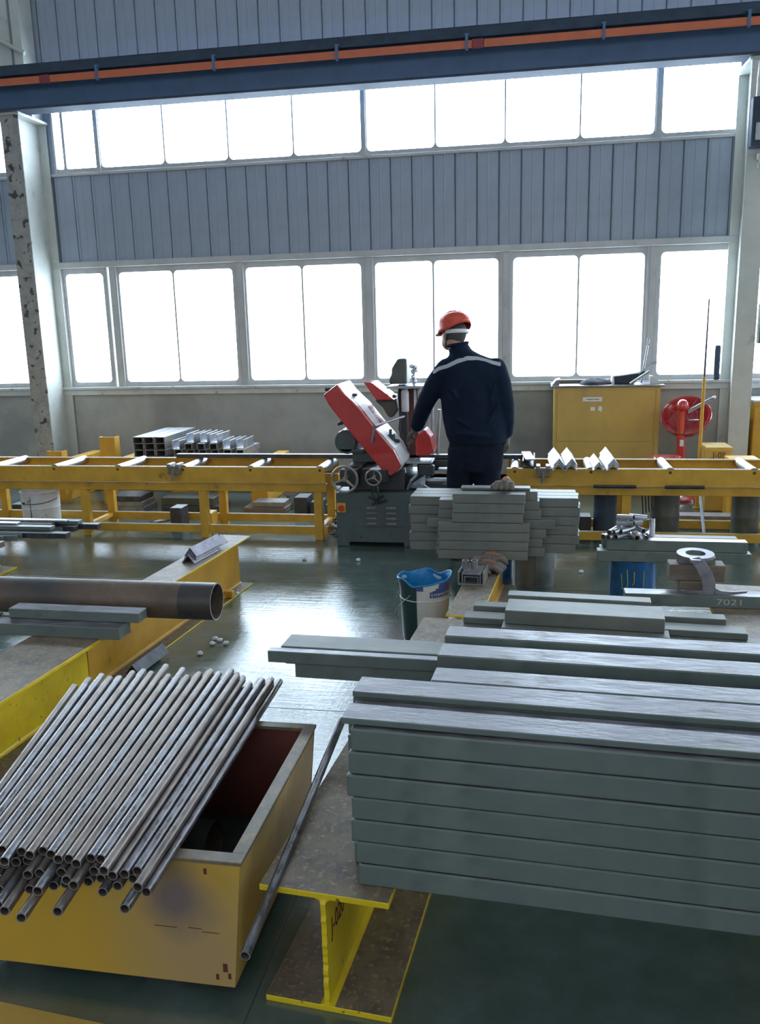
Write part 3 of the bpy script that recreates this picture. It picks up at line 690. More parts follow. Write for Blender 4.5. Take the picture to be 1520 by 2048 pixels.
sawp(MB().sweep([(-1.03, 6.60, 1.19), (-1.035, 6.58, 1.1), (-1.02, 6.57, 0.95), (-1.03, 6.55, 0.85), (-1.0, 6.5, 0.78)], 0.008).sweep([(-0.99, 6.56, 1.19), (-1.0, 6.54, 1.17), (-0.99, 6.56, 1.16)], 0.007)
     .sweep([(-0.88, 6.6, 0.62), (-0.885, 6.58, 0.72), (-0.875, 6.56, 0.80), (-0.85, 6.55, 0.83)], 0.009), 'cable', M['rubber'], smooth=True)
sawp(MB().prism([(-0.885, 0.66), (-0.885, 0.78), (-0.862, 0.825), (-0.815, 0.865), (-0.768, 0.804), (-0.74, 0.695), (-0.79, 0.66)], 6.42, 6.62, 'xz'), 'blade_guard', M['red'], bevel=0.008)
sawp(MB().rod((-0.80, 6.78, 0.60), (-0.80, 6.78, 1.02), 0.018).rod((-0.76, 6.78, 0.60), (-0.74, 6.78, 0.98), 0.014), 'rear_tube', M['galv'], smooth=True)
t = thing('waste_heap', 'dark tangle of scrap and cable on the floor beside the saw cabinet', 'scrap', (-1.545, 6.62, 0.0))
b = MB()
for k in range(9): b.sweep([(random.uniform(-0.05, 0.04), random.uniform(-0.1, 0.1), 0.02 + 0.02 * k), (random.uniform(-0.04, 0.03), random.uniform(-0.1, 0.1), 0.04 + 0.02 * k), (random.uniform(-0.05, 0.04), random.uniform(-0.1, 0.1), 0.03 + 0.025 * k)], 0.008, n=6)
b.build('cable_tangle', M['rubber'], t, smooth=True)
for k in range(3): MB().bx(-0.06, 0.04, -0.1, 0.1, 0.004 + k * 0.022, 0.012 + k * 0.022, rz=0.3 * k).build('offcut', M['steel'], t)

# ================================================================== WORKER
man = thing('person', 'person in navy workwear and red hard hat, back turned, working at the saw', 'person', (-0.42, 5.90, 0))
K = 5.90 / 6.0
def P(x, z, dy=0.0): return ((x * K + 0.42), dy, 1.65 + (z - 1.65) * K)
def limb(b, pts, n=14):
    """capsule chain through (x, y, z, r)"""
    for i in range(len(pts) - 1):
        a, c = pts[i], pts[i + 1]; b.rod(a[:3], c[:3], a[3], c[3], n=n)
    for a in pts: b.ball(a[:3], a[3] * 0.995, n=12)
    return b
def remesh(o, vox, sm=4, fac=0.5):
    m = o.modifiers.new('r', 'REMESH'); m.mode = 'VOXEL'; m.voxel_size = vox; m.use_smooth_shade = True
    if sm: q = o.modifiers.new('s', 'SMOOTH'); q.iterations = sm; q.factor = fac
    return o
def pr(x, z, y, r): q = P(x, z, y); return (*q, r)
# body (one continuous figure; mostly under the clothes)
b = MB()
hc = Vector(P(-0.555, 1.578, 0.02)); hT = Matrix.Rotation(0.75, 3, 'Z') @ Matrix.Rotation(0.16, 3, 'Y')
b.ball(hc, (0.072, 0.094, 0.108), n=20, T=hT)
b.ball(hc + hT @ Vector((0, 0.035, -0.055)), (0.052, 0.058, 0.06), n=14, T=hT)          # jaw
b.ball(hc + hT @ Vector((0, 0.10, -0.02)), (0.013, 0.02, 0.028), n=8)                  # nose
for s_ in (-1, 1):
    b.ball(hc + hT @ Vector((0.073 * s_, -0.002, -0.018)), (0.011, 0.020, 0.032), n=10)  # ears
    b.ball(hc + hT @ Vector((0.028 * s_, 0.082, 0.008)), (0.014, 0.012, 0.010), n=8)    # eyes/brow
b.ball(hc + hT @ Vector((0, 0.088, -0.062)), (0.024, 0.012, 0.009), n=8)               # mouth
limb(b, [pr(-0.545, 1.53, -0.01, 0.058), pr(-0.525, 1.47, -0.01, 0.056), pr(-0.50, 1.40, -0.01, 0.055)])
b.loft([(*P(-0.42, 0.84), 0.14, 0.09), (*P(-0.42, 1.0), 0.14, 0.09), (*P(-0.43, 1.2), 0.15, 0.09), (*P(-0.44, 1.34), 0.15, 0.07), (*P(-0.47, 1.40), 0.07, 0.05)])
LA = [(-0.625, 1.345, 0.0), (-0.745, 1.125, 0.03), (-0.845, 0.915, 0.16)]
RA = [(-0.252, 1.345, 0.0), (-0.190, 1.09, -0.02), (-0.185, 0.86, 0.04)]
for A in (LA, RA): limb(b, [pr(A[0][0], A[0][1], A[0][2], 0.048), pr(A[1][0], A[1][1], A[1][2], 0.038), pr(A[2][0], A[2][1], A[2][2], 0.028)])
LL = [(-0.505, 0.80, 0.0), (-0.520, 0.44, 0.01), (-0.530, 0.09, 0.0)]; RL = [(-0.315, 0.80, 0.0), (-0.310, 0.44, 0.03), (-0.305, 0.09, 0.02)]
for A in (LL, RL): limb(b, [pr(A[0][0], A[0][1], A[0][2], 0.075), pr(A[1][0], A[1][1], A[1][2], 0.05), pr(A[2][0], A[2][1], A[2][2], 0.038)])
remesh(b.build('body', M['skin'], man), 0.0075, 3)
# hair below the helmet
b = MB().ball(hc + hT @ Vector((0, -0.012, 0.004)), (0.077, 0.094, 0.098), n=20, T=hT)
b.v = [p for p in b.v]
def cutz(b, keep):
    idx = [i for i, f in enumerate(b.f) if keep(sum((Vector(b.v[j]) for j in f), Vector()) / len(f))]
    b.f = [b.f[i] for i in idx]; b.m = [b.m[i] for i in idx]; return b
cutz(b, lambda c: (hT.transposed() @ (c - hc)).y < 0.015 and (hT.transposed() @ (c - hc)).z > -0.062)
b.build('hair', M['hair'], man, smooth=True)
# trousers
b = MB()
b.loft([(*P(-0.397, 0.62), 0.178, 0.105), (*P(-0.397, 0.70), 0.190, 0.118), (*P(-0.394, 0.80), 0.192, 0.12), (*P(-0.395, 0.90), 0.182, 0.115)], n=24)
for A, c in ((LL, 1), (RL, -1)):
    b.loft([(*P(A[2][0], 0.045, A[2][2]), 0.068, 0.078), (*P(A[2][0], 0.12, A[2][2]), 0.072, 0.08), (*P(A[1][0], 0.30, 0.01), 0.080, 0.083), (*P(A[1][0], 0.45, 0.015), 0.088, 0.09),
            (*P(A[1][0] + 0.008 * c, 0.58, 0.01), 0.095, 0.10), (*P(A[0][0], 0.70, 0.0), 0.093, 0.11), (*P(A[0][0], 0.78, 0.0), 0.09, 0.11)], n=18)
remesh(b.build('trousers', M['navy_dark'], man), 0.011, 4)
# jacket
b = MB()
b.loft([(*P(-0.388, 0.815), 0.192, 0.125), (*P(-0.395, 0.87), 0.208, 0.135), (*P(-0.405, 0.98), 0.222, 0.142), (*P(-0.418, 1.12), 0.222, 0.140), (*P(-0.425, 1.26), 0.218, 0.132),
        (*P(-0.430, 1.345), 0.212, 0.118), (*P(-0.445, 1.40), 0.165, 0.098), (*P(-0.475, 1.435), 0.105, 0.08), (*P(-0.505, 1.465), 0.080, 0.080), (*P(-0.520, 1.500), 0.072, 0.074), (*P(-0.526, 1.515), 0.070, 0.072)], n=28)
limb(b, [pr(-0.600, 1.335, 0.0, 0.078), pr(-0.672, 1.245, 0.005, 0.075), pr(-0.745, 1.125, 0.03, 0.066), pr(-0.79, 1.03, 0.09, 0.060), pr(-0.833, 0.93, 0.15, 0.052)])
limb(b, [pr(-0.262, 1.335, 0.0, 0.076), pr(-0.222, 1.22, -0.01, 0.072), pr(-0.195, 1.09, -0.015, 0.064), pr(-0.190, 0.98, 0.01, 0.060), pr(-0.190, 0.895, 0.03, 0.052)])
# folds
for (x0, z0, x1, z1, yy) in ((-0.58, 1.02, -0.40, 0.93, -0.135), (-0.22, 1.15, -0.30, 0.98, -0.13), (-0.55, 0.90, -0.30, 0.88, -0.132), (-0.25, 1.28, -0.29, 1.12, -0.125), (-0.60, 1.25, -0.50, 1.12, -0.13)):
    limb(b, [pr(x0, z0, yy, 0.006), pr((x0 + x1) / 2, (z0 + z1) / 2 + 0.01, yy - 0.008, 0.013), pr(x1, z1, yy, 0.006)], n=8)
jk = remesh(b.build('jacket', M['navy'], man), 0.010, 5)
b = MB().sweep([Vector(P(-0.524, 1.505)) + Vector((0.067 * math.cos(a), 0.069 * math.sin(a), 0.010 * math.cos(a))) for a in [2 * PI * i / 24 for i in range(24)]], 0.012, n=8, closed=True, up=(0, 0, 1))
b.build('collar', M['navy'], man, smooth=True)
# reflective yoke tape: a thin band lying on the upper back
tape = []
for x, z, y in ((-0.690, 1.325, -0.062), (-0.655, 1.350, -0.088), (-0.60, 1.372, -0.112), (-0.52, 1.397, -0.110), (-0.45, 1.412, -0.100), (-0.38, 1.418, -0.096), (-0.32, 1.415, -0.096), (-0.27, 1.40, -0.094), (-0.225, 1.372, -0.076)):
    tape.append(Vector(P(x, z, y)))
b = MB(); n = len(tape); vs = []
for p in tape: vs += [p + Vector((0, 0.0, 0.011)), p + Vector((0, -0.004, -0.011)), p + Vector((0, 0.02, -0.011)), p + Vector((0, 0.024, 0.011))]
fs = []
for i in range(n - 1):
    for j in range(4): fs.append((i * 4 + j, i * 4 + (j + 1) % 4, (i + 1) * 4 + (j + 1) % 4, (i + 1) * 4 + j))
b.add(vs, fs + [(0, 1, 2, 3), ((n - 1) * 4, (n - 1) * 4 + 1, (n - 1) * 4 + 2, (n - 1) * 4 + 3)])
tp = b.build('reflective_tape', M['reflective'], man, smooth=True)
sw = tp.modifiers.new('w', 'SHRINKWRAP'); sw.target = jk; sw.offset = 0.003; sw.wrap_mode = 'OUTSIDE_SURFACE'
# helmet
hT2 = Matrix.Rotation(0.85, 3, 'Z') @ Matrix.Rotation(0.06, 3, 'Y') @ Matrix.Rotation(-0.20, 3, 'X')
hh = hc + Vector((0.008, 0.0, 0.040))
prof = [(0.100, -0.022), (0.101, -0.005), (0.099, 0.02), (0.093, 0.045), (0.080, 0.068), (0.058, 0.085), (0.03, 0.094), (0.0, 0.097)]
b = MB().lathe(prof, (0, 0, 0), n=36)
b.v = [Vector((x * 0.92, y * 1.12, z)) for x, y, z in b.v]
# raise the shell's rear edge, as the cut-out at the nape
b.v = [p + Vector((0, 0, 0.030 * max(0, (-p.y - 0.03) / 0.08))) if p.z < 0.0 else p for p in b.v]
m_ = len(b.v)
b.prism([(-0.075, 0.07), (-0.045, 0.135), (0, 0.158), (0.045, 0.135), (0.075, 0.07), (0.04, 0.10), (-0.04, 0.10)], -0.022, -0.015, 'xy')
for k in (-1, 0, 1): b.sweep([(0.022 * k, -0.085, 0.055), (0.022 * k, -0.045, 0.090), (0.022 * k, 0.0, 0.0985), (0.022 * k, 0.05, 0.090), (0.022 * k, 0.09, 0.055)], 0.005, n=6)
b.v = [hT2 @ (Vector(p) * 1.12) + hh for p in b.v]
he = b.build('hard_hat', M['helmet'], man, smooth=True)
sd = he.modifiers.new('t', 'SOLIDIFY'); sd.thickness = 0.003
b = MB().sweep([hT2 @ Vector((0.086 * math.cos(a), 0.100 * math.sin(a), -0.030 - 0.012 * max(0, -math.sin(a)))) + hh for a in [PI + PI * i / 14 for i in range(15)]], 0.013, n=8, flat=0.25, up=(0, 0, 1))
b.build('headband', M['white_plastic'], man, smooth=True)
b = MB()
for s_ in (-1, 1): b.sweep([hT2 @ Vector((0.078 * s_, -0.04, -0.02)) + hh, hT2 @ Vector((0.083 * s_, 0.0, -0.065)) + hh, hT2 @ Vector((0.055 * s_, 0.05, -0.125)) + hh], 0.004, n=6)
b.build('chin_strap', M['black'], man, smooth=True)
# boots
for A in (LL, RL):
    x, _, z = P(A[2][0], 0.05); y = A[2][2]
    b = MB().loft([(x, y + 0.045, 0.0, 0.050, 0.135, 2.6), (x, y + 0.045, 0.03, 0.052, 0.137, 2.6), (x, y + 0.035, 0.06, 0.050, 0.120), (x, y + 0.01, 0.09, 0.047, 0.075), (x, y, 0.14, 0.047, 0.055)], n=20)
    b.build('boot', M['boot'], man, smooth=True)
# gloved hands: palm, four curled fingers, thumb
def hand(wrist, knuckle, side, curl, m):
    """wrist & knuckle points; side = across the palm; curl = bend direction"""
    w_, k_ = Vector(wrist), Vector(knuckle); d = (k_ - w_).normalized(); s_ = Vector(side).normalized(); c_ = Vector(curl).normalized()
    b = MB(); limb(b, [(*w_, 0.028), (*(w_ + d * 0.02), 0.030)])
    for q in (-0.026, -0.009, 0.009, 0.026): limb(b, [(*(w_ + d * 0.02 + s_ * q * 0.7), 0.019), (*(k_ + s_ * q), 0.0155)], n=10)
    for i, (q, l) in enumerate(((-0.032, 0.062), (-0.011, 0.074), (0.011, 0.078), (0.032, 0.070))):
        a = k_ + s_ * q; p1 = a + (d * 0.8 + c_ * 0.6).normalized() * l * 0.45; p2 = p1 + (d * 0.15 + c_).normalized() * l * 0.33; p3 = p2 + (-d * 0.6 + c_ * 0.8).normalized() * l * 0.27
        limb(b, [(*a, 0.0135), (*p1, 0.012), (*p2, 0.011), (*p3, 0.0095)], n=10)
    a = w_ + d * 0.03 + s_ * 0.028; p1 = a + (s_ * 0.8 + d * 0.6 + c_ * 0.3).normalized() * 0.036; p2 = p1 + (d * 0.8 + c_ * 0.8).normalized() * 0.03
    limb(b, [(*a, 0.016), (*p1, 0.014), (*p2, 0.011)], n=10)
    return remesh(b.build('gloved_hand', m, man), 0.0035, 2)
hand(P(-0.845, 0.905, 0.17), P(-0.892, 0.855, 0.235), (0.35, 0.1, 0.5), (-0.1, 0.35, -0.9), M['glove'])
hand(P(-0.187, 0.865, 0.04), P(-0.180, 0.785, 0.055), (0.25, -0.95, 0.1), (-0.9, 0.1, -0.2), M['glove'])

# ================================================================== FOREGROUND BEAMS
def ibeam(name, cx, cy, L_, w_, h, tf, tw, rz, label, web='yellow_bright', both=True):
    """I-beam with its near end at (cx, cy), running away along y"""
    t = thing(name, label, 'beam', (cx, cy, 0), rz)
    MB().bx(-w_ / 2, w_ / 2, 0, L_, h - tf, h).build('top_flange', [M['yellow_bright'], M['worn_flange']], t, bevel=0.0015, topmat=1)
    # flame-cut ragged web end
    b = MB(); n = 26; r_ = random.Random(3)
    pts = [(-0.0 + r_.uniform(-0.0035, 0.0025), tf + (h - 2 * tf) * i / n) for i in range(n + 1)]
    b.prism([(p[0], p[1]) for p in pts] + [(L_, h - tf), (L_, tf)], -tw / 2, tw / 2, 'yz'); b.build('web', M[web], t)
    b = MB()
    for s_ in (-1, 1):
        for z, q in ((h - tf, -1), (tf, 1)):
            b.prism([(s_ * tw / 2, z), (s_ * (tw / 2 + 0.012), z), (s_ * (tw / 2 + 0.004), z + q * 0.004), (s_ * tw / 2, z + q * 0.012)], 0.001, L_ - 0.001, 'xz')
    b.build('fillet', M[web], t)
    MB().bx(-w_ / 2, w_ / 2, 0, L_, 0, tf).build('bottom_flange', [M['yellow_bright'], M['worn_flange']], t, bevel=0.0015, topmat=1)
    return t
mb = ibeam('steel_beam', -0.478, 1.725, 1.965, 0.325, 0.33, 0.016, 0.013, TILT, 'wide yellow I-beam in the foreground centre under the big stack of grey bars')
T = Matrix.Rotation(TILT, 4, 'Z'); T.translation = (-0.478, 1.725, 0)
lt = text('hand_lettering', 'J-020', 0.070, Matrix.Identity(4), M['marker']); lt.parent = mb
lt.matrix_local = Matrix.Translation((0.0075, 0.085, 0.212)) @ Matrix(((0, 0.0, 1), (1, 0, 0), (0, 1, 0))).to_4x4() @ Matrix.Scale(0.72, 4, (1, 0, 0))
fb = ibeam('steel_beam', -0.305, 3.73, 1.53, 0.165, 0.33, 0.010, 0.008, TILT, 'narrow yellow I-beam beyond the wide one, paint bucket at its left', web='yellow')
nb = ibeam('steel_beam', -2.195, 1.15, 2.24, 0.335, 0.33, 0.016, 0.013, TILT, 'wide yellow I-beam at the left edge with brown top, under the rusty pipe')
lb = ibeam('steel_beam', -2.035, 3.43, 1.72, 0.19, 0.33, 0.010, 0.008, TILT, 'narrow yellow I-beam at left running on to the angle irons', web='yellow')
MB().bx(0.005, 0.10, 1.38, 1.42, 0.012, 0.055).bx(0.02, 0.06, 1.30, 1.46, 0.012, 0.03).build('clip', M['yellow'], lb, bevel=0.003)
rb = ibeam('steel_beam', 0.80, 1.60, 2.75, 0.33, 0.33, 0.016, 0.013, TILT, 'yellow I-beam under the right-hand ends of the grey bars')
l2 = ibeam('steel_beam', -4.02, 2.4, 2.95, 0.30, 0.33, 0.016, 0.013, TILT, 'yellow I-beam at far left under the thin bar pile', web='yellow')

# ---------------------------------------------------------------- grey bars
def bar(x0, x1, y, z, w_, h, label, group, m='bar', rz=None, bev=0.0025, tm='bar_top', name='steel_bar'):
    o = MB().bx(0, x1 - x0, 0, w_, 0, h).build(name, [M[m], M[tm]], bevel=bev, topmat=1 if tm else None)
    o.location = (x0, y, z); o.rotation_euler = (0, 0, -math.radians(3.2) if rz is None else rz)
    return tag(o, label, 'steel bar', group)
G = 'grey bars in the big foreground stack'
rowh = 0.0585
jx = [0.0, -0.008, -0.016, -0.003, -0.006, 0.004, 0.012]
place = ['bottom', 'second lowest', 'third from the bottom', 'middle', 'third from the top', 'second highest', 'topmost full-height']
for k in range(7):
    bar(-0.408 + jx[6 - k] * 0.8, 2.0, 1.77 + random.uniform(-0.002, 0.002), 0.3305 + k * rowh, 0.078, rowh - 0.0025, 'long grey steel bar, %s of the front row of the big stack' % place[k], G, bev=0.004)
for k in range(7):
    bar(-0.425 + random.uniform(-0.008, 0.008), 1.98, 1.852 + random.uniform(0, 0.002), 0.3305 + k * rowh, 0.078, rowh - 0.0025, 'long grey steel bar, %s of the second row of the big stack' % place[k], G)
for k in range(7):
    bar(-0.43 + random.uniform(-0.008, 0.008), 1.97, 1.942, 0.3305 + k * rowh, 0.088, rowh - 0.0025, 'long grey steel bar, %s of the back row of the big stack' % place[k], G)
bar(-0.432, 1.95, 1.788, 0.741, 0.082, 0.0155, 'flat purple-grey bar lying on top of the big stack nearest the camera', G, bev=0.002)
bar(-0.436, 1.95, 1.935, 0.741, 0.094, 0.0155, 'flat bar with dark smudges on top of the big stack behind the nearest one', G, bev=0.002)
G = 'long grey bars behind the big stack'
for j, (x0, y, n, w_, h, nm) in enumerate(((-0.292, 2.36, 4, 0.105, 0.070, 'first'), (-0.298, 2.595, 4, 0.112, 0.0665, 'second'), (-0.292, 2.775, 4, 0.10, 0.0665, 'third'))):
    for k in range(n):
        bar(x0 + random.uniform(-0.006, 0.006) * (k < n - 1), 1.95, y, 0.3305 + k * h, w_, h - 0.002, 'long grey bar, %s of the %s ridge behind the big stack' % (['bottom', 'second', 'third', 'top'][k], nm), G, bev=0.004)
G = 'short grey bars sticking out towards the left'
bar(-0.80, -0.305, 2.66, 0.462, 0.10, 0.052, 'short dark bar sticking out left, lowest of three beside the floor reflection', G, rz=-0.03)
bar(-0.87, -0.305, 2.775, 0.462, 0.09, 0.052, 'short dark bar sticking out left behind the pale-topped one', G, rz=-0.03)
bar(-0.895, -0.30, 2.655, 0.516, 0.038, 0.042, 'short dark bar sticking out left, front edge of the pale-topped pair', G, rz=-0.03)
bar(-0.86, -0.30, 2.70, 0.516, 0.12, 0.044, 'short pale-topped bar sticking out left over the floor reflection', G, rz=-0.03, tm='bar_short')
bar(-0.48, -0.31, 2.66, 0.3305, 0.1, 0.064, 'short bar low under the left-pointing ones, on the wide beam', G, rz=-0.03)
bar(-0.48, -0.31, 2.66, 0.396, 0.1, 0.0645, 'short bar second from below under the left-pointing ones', G, rz=-0.03)
G = 'medium grey bars on the middle beam'
rz = -math.radians(4)
def mbar(x0, x1, y, z, w_, h, lab): bar(x0, x1, y, z, w_, h, lab, G, m='bar_short', tm='bar_short', rz=rz, bev=0.003)
mbar(-0.31, 0.96, 3.30, 0.3305, 0.10, 0.034, 'pale medium bar, lowest front step of the middle pile')
mbar(-0.30, 0.93, 3.43, 0.3305, 0.10, 0.050, 'pale medium bar, lowest second step of the middle pile')
mbar(-0.29, 0.87, 3.54, 0.3305, 0.08, 0.050, 'pale medium bar, lowest third step of the middle pile')
mbar(-0.285, 0.86, 3.49, 0.3815, 0.09, 0.028, 'pale medium bar, upper narrow step of the middle pile')
mbar(-0.25, 0.80, 3.60, 0.3815, 0.07, 0.045, 'pale medium bar at the back of the middle pile')
mbar(-0.118, 0.545, 3.355, 0.3815, 0.09, 0.036, 'grey medium bar, lower of the two thick ones on the middle pile')
mbar(-0.105, 0.53, 3.40, 0.4185, 0.16, 0.06, 'grey medium bar, top thick one on the middle pile')
mbar(-0.10, 0.50, 3.585, 0.4275, 0.07, 0.058, 'grey medium bar behind the top thick one')
# long bar with chalk
o = bar(0.437, 2.3, 3.965, 0.3305, 0.085, 0.058, 'long grey bar with chalked 7021 beyond the middle pile', None, rz=0.0)
lt = text('chalk_lettering', '7021', 0.062, Matrix.Identity(4), M['chalk']); lt.parent = o
lt.matrix_local = Matrix.Translation((0.47, -0.0012, 0.028)) @ Matrix(((1, 0, 0), (0, 0, -1), (0, 1, 0))).to_4x4() @ Matrix.Scale(0.62, 4, (0, 1, 0))

# ---------------------------------------------------------------- stack on the drum
G = 'grey bars stacked on the drum in front of the worker'
rz = -0.012
def sbar(x0, x1, y, z, w_, h, lab): bar(x0, x1, y, z, w_, h - 0.002, lab + ' of the stack before the worker', G, rz=rz, m='bar_short', tm='bar_short')
nm4 = ['bottom', 'second lowest', 'third lowest', 'fourth lowest', 'fifth', 'sixth']
for k in range(4): sbar(-0.528 + [0.0, 0.004, 0.006, 0.002][k], -0.022 + [0.0, 0.003, 0.008, 0.01][k], 4.70, 0.3305 + k * 0.0535, 0.08, 0.0535, 'bar, %s of the front wide four' % nm4[k])
for k in range(3): sbar(-0.446 + 0.002 * k, -0.05 + 0.006 * k, 4.70, 0.5455 + k * 0.0555, 0.085, 0.0555, 'short bar, %s of the upper front three' % nm4[k])
for k in range(7):
    a = [(-0.55, 0.075), (-0.545, 0.06), (-0.54, 0.08), (-0.60, 0.13), (-0.535, 0.05), (-0.53, 0.04), (-0.40, 0.03)][k]
    sbar(a[0], a[1], 4.79, 0.3305 + k * 0.0545, 0.085, 0.0545, 'bar, %s of the middle row' % (nm4 + ['top'])[k])
sbar(-0.405, -0.012, 4.80, 0.713, 0.08, 0.016, 'thin flat bar on top')
for k in range(6):
    a = [(-0.715, 0.25), (-0.72, 0.27), (-0.71, 0.262), (-0.713, 0.268), (-0.722, 0.27), (-0.712, 0.26)][k]
    for j in range(3): sbar(a[0] + 0.004 * j, a[1] + 0.01 * (j == 1) - 0.003 * j, 4.885 + 0.09 * j, 0.3305 + k * 0.0545, 0.085, 0.0545, 'long bar, %s of the %s rear row' % (nm4[k], ['first', 'second', 'last'][j]))
def drum(name, cx, cy, r, h, m, label, cat='drum', ribs=(0.33, 0.66), lid=True):
    t = thing(name, label, cat, (cx, cy, 0))
    pf = [(0, 0.004), (r * 0.97, 0.004), (r, 0.0), (r, 0.012)]
    for q in ribs: pf += [(r, h * q - 0.012), (r * 1.025, h * q), (r, h * q + 0.012)]
    pf += [(r, h - 0.012), (r * 1.02, h - 0.006), (r * 1.02, h), (r * 0.97, h), (r * 0.96, h - 0.012), (0, h - 0.012)]
    MB().lathe(pf, n=40).build('shell', M[m], t, smooth=True)
    MB().bx(-0.002, 0.002, -r - 0.002, -r + 0.004, 0.01, h - 0.01).build('seam', M['drum_dark'], t)
    return t
drum('steel_drum', 0.022, 5.36, 0.125, 0.3300, 'drum', 'dull grey steel drum under the bar stack in front of the worker', ribs=())
t = drum('blue_pail', -0.20, 5.45, 0.075, 0.26, 'blue', 'small blue pail half hidden behind the end of the narrow beam', 'pail', ribs=(0.8,))
def glove(loc, rz, label, k=1.0):
    t = thing('work_glove', label, 'glove', loc, rz)
    b = MB(); limb(b, [(0.09, 0.0, 0.022, 0.026), (0.04, 0.0, 0.024, 0.030), (0.0, 0.0, 0.026, 0.034)], n=10)
    for i in range(4):
        y = -0.036 + 0.024 * i
        limb(b, [(-0.005, y, 0.030, 0.017), (-0.045, y * 1.2, 0.034 + 0.004 * (i % 2), 0.0155), (-0.072, y * 1.3, 0.016, 0.0145)], n=10)
    limb(b, [(0.03, 0.03, 0.02, 0.016), (0.01, 0.062, 0.018, 0.015), (-0.02, 0.07, 0.014, 0.0135)], n=10)
    o = b.build('glove_body', M['glove'], t); remesh(o, 0.004, 2)
    b = MB(); limb(b, [(0.03, -0.01, 0.052, 0.012), (0.0, 0.0, 0.056, 0.014), (-0.03, 0.01, 0.050, 0.010)], n=10)
    b.build('rubber_patch', M['glove_rubber'], t, smooth=True)
    for ch in t.children: ch.scale = (k, k, k)
    return t
glove((-0.15, 4.765, 0.7305), PI / 2 - 0.1, 'grimy rust-patched work glove lying on top of the bar stack', 1.0)

# ---------------------------------------------------------------- paint bucket
def rimwave(a):
    q = lambda c: ((a - math.radians(c) + PI) % (2 * PI)) - PI
    return 0.004 * math.sin(5 * a) - 0.020 * math.exp(-(q(-115) / 0.30) ** 2) - 0.011 * math.exp(-(q(60) / 0.30) ** 2) + 0.006 * math.sin(2 * a + 0.6)
t = thing('paint_bucket', 'battered white and green paint bucket with crumpled blue rim beside the narrow beam', 'bucket', (-0.555, 4.30, 0))
R0, R1, HB_ = 0.118, 0.137, 0.365
def shell(a0, a1, za, zb, off, nm, m, par, n=24, wav=False):
    b = MB(); rows = 6; vs = []
    for j in range(rows + 1):
        z = za + (zb - za) * j / rows
        for i in range(n + 1):
            a = a0 + (a1 - a0) * i / n
            zz = z + (rimwave(a) * 1.6 * (j / rows) if wav else 0); r = R0 + (R1 - R0) * zz / HB_ + off
            if wav and j == rows: r += 0.008 * math.sin(4 * a)
            vs.append((r * math.cos(a), r * math.sin(a), zz))
    b.add(vs, [(j * (n + 1) + i, j * (n + 1) + i + 1, (j + 1) * (n + 1) + i + 1, (j + 1) * (n + 1) + i) for j in range(rows) for i in range(n)])
    return b.build(nm, m, par, smooth=True)
sh = shell(0, 2 * PI, 0.0, 0.345, 0, 'shell', M['white'], t, 48, True)
MB().lathe([(0, 0.004), (R0, 0.004)], n=40).build('bottom', M['drum'], sh)
d = math.radians
shell(d(185), d(258), 0.01, 0.345, 0.0018, 'green_label', M['green_label'], sh, 16, True)
shell(d(258), d(360), 0.300, 0.345, 0.0018, 'blue_band', M['indigo'], sh, 16, True)
shell(d(288), d(350), 0.262, 0.302, 0.0019, 'name_patch', M['indigo'], sh, 12)
shell(d(258), d(275), 0.03, 0.11, 0.0016, 'yellow_patch', M['yellow_label'], sh, 4)
shell(0, 2 * PI, 0.20, 0.345, -0.003, 'lining', M['blue_in'], sh, 48, True)
b = MB(); b.sweep([((R1 + 0.008 * math.sin(4 * a)) * math.cos(a), (R1 + 0.008 * math.sin(4 * a)) * math.sin(a), 0.345 + rimwave(a) * 1.6) for a in [2 * PI * i / 60 for i in range(60)]], 0.005, n=6, closed=True, up=(0, 0, 1))
b.build('rim', M['blue_in'], sh, smooth=True)
b = MB(); b.sweep([(0.1315 * math.cos(a), 0.1315 * math.sin(a), 0.24) for a in [2 * PI * i / 40 for i in range(40)]], 0.0035, n=6, closed=True, up=(0, 0, 1))
b.build('bead', M['white'], sh, smooth=True)
b = MB(); b.sweep([(-0.135, -0.05, 0.27), (-0.150, -0.04, 0.22), (-0.155, -0.03, 0.15), (-0.145, -0.02, 0.10)], 0.0025, n=6).sweep([(-0.06, -0.128, 0.275), (-0.10, -0.11, 0.235), (-0.14, -0.05, 0.19)], 0.0022, n=6)
b.build('bail_handle', M['galv'], t, smooth=True)
word = 'SHANSTE'
for i, c in enumerate(word):
    a = d(293 + i * 8.0); r = R0 + (R1 - R0) * 0.28 / HB_ + 0.0035
    nrm = Vector((math.cos(a), math.sin(a), 0)); tg = Vector((-math.sin(a), math.cos(a), 0)); up = Vector((0, 0, 1))
    l = text('letter', c, 0.023, Matrix.Identity(4), M['white_plastic']); l.parent = sh
    mtx = Matrix((tg, up, nrm)).transposed().to_4x4(); mtx.translation = nrm * r + up * 0.277
    l.matrix_local = mtx
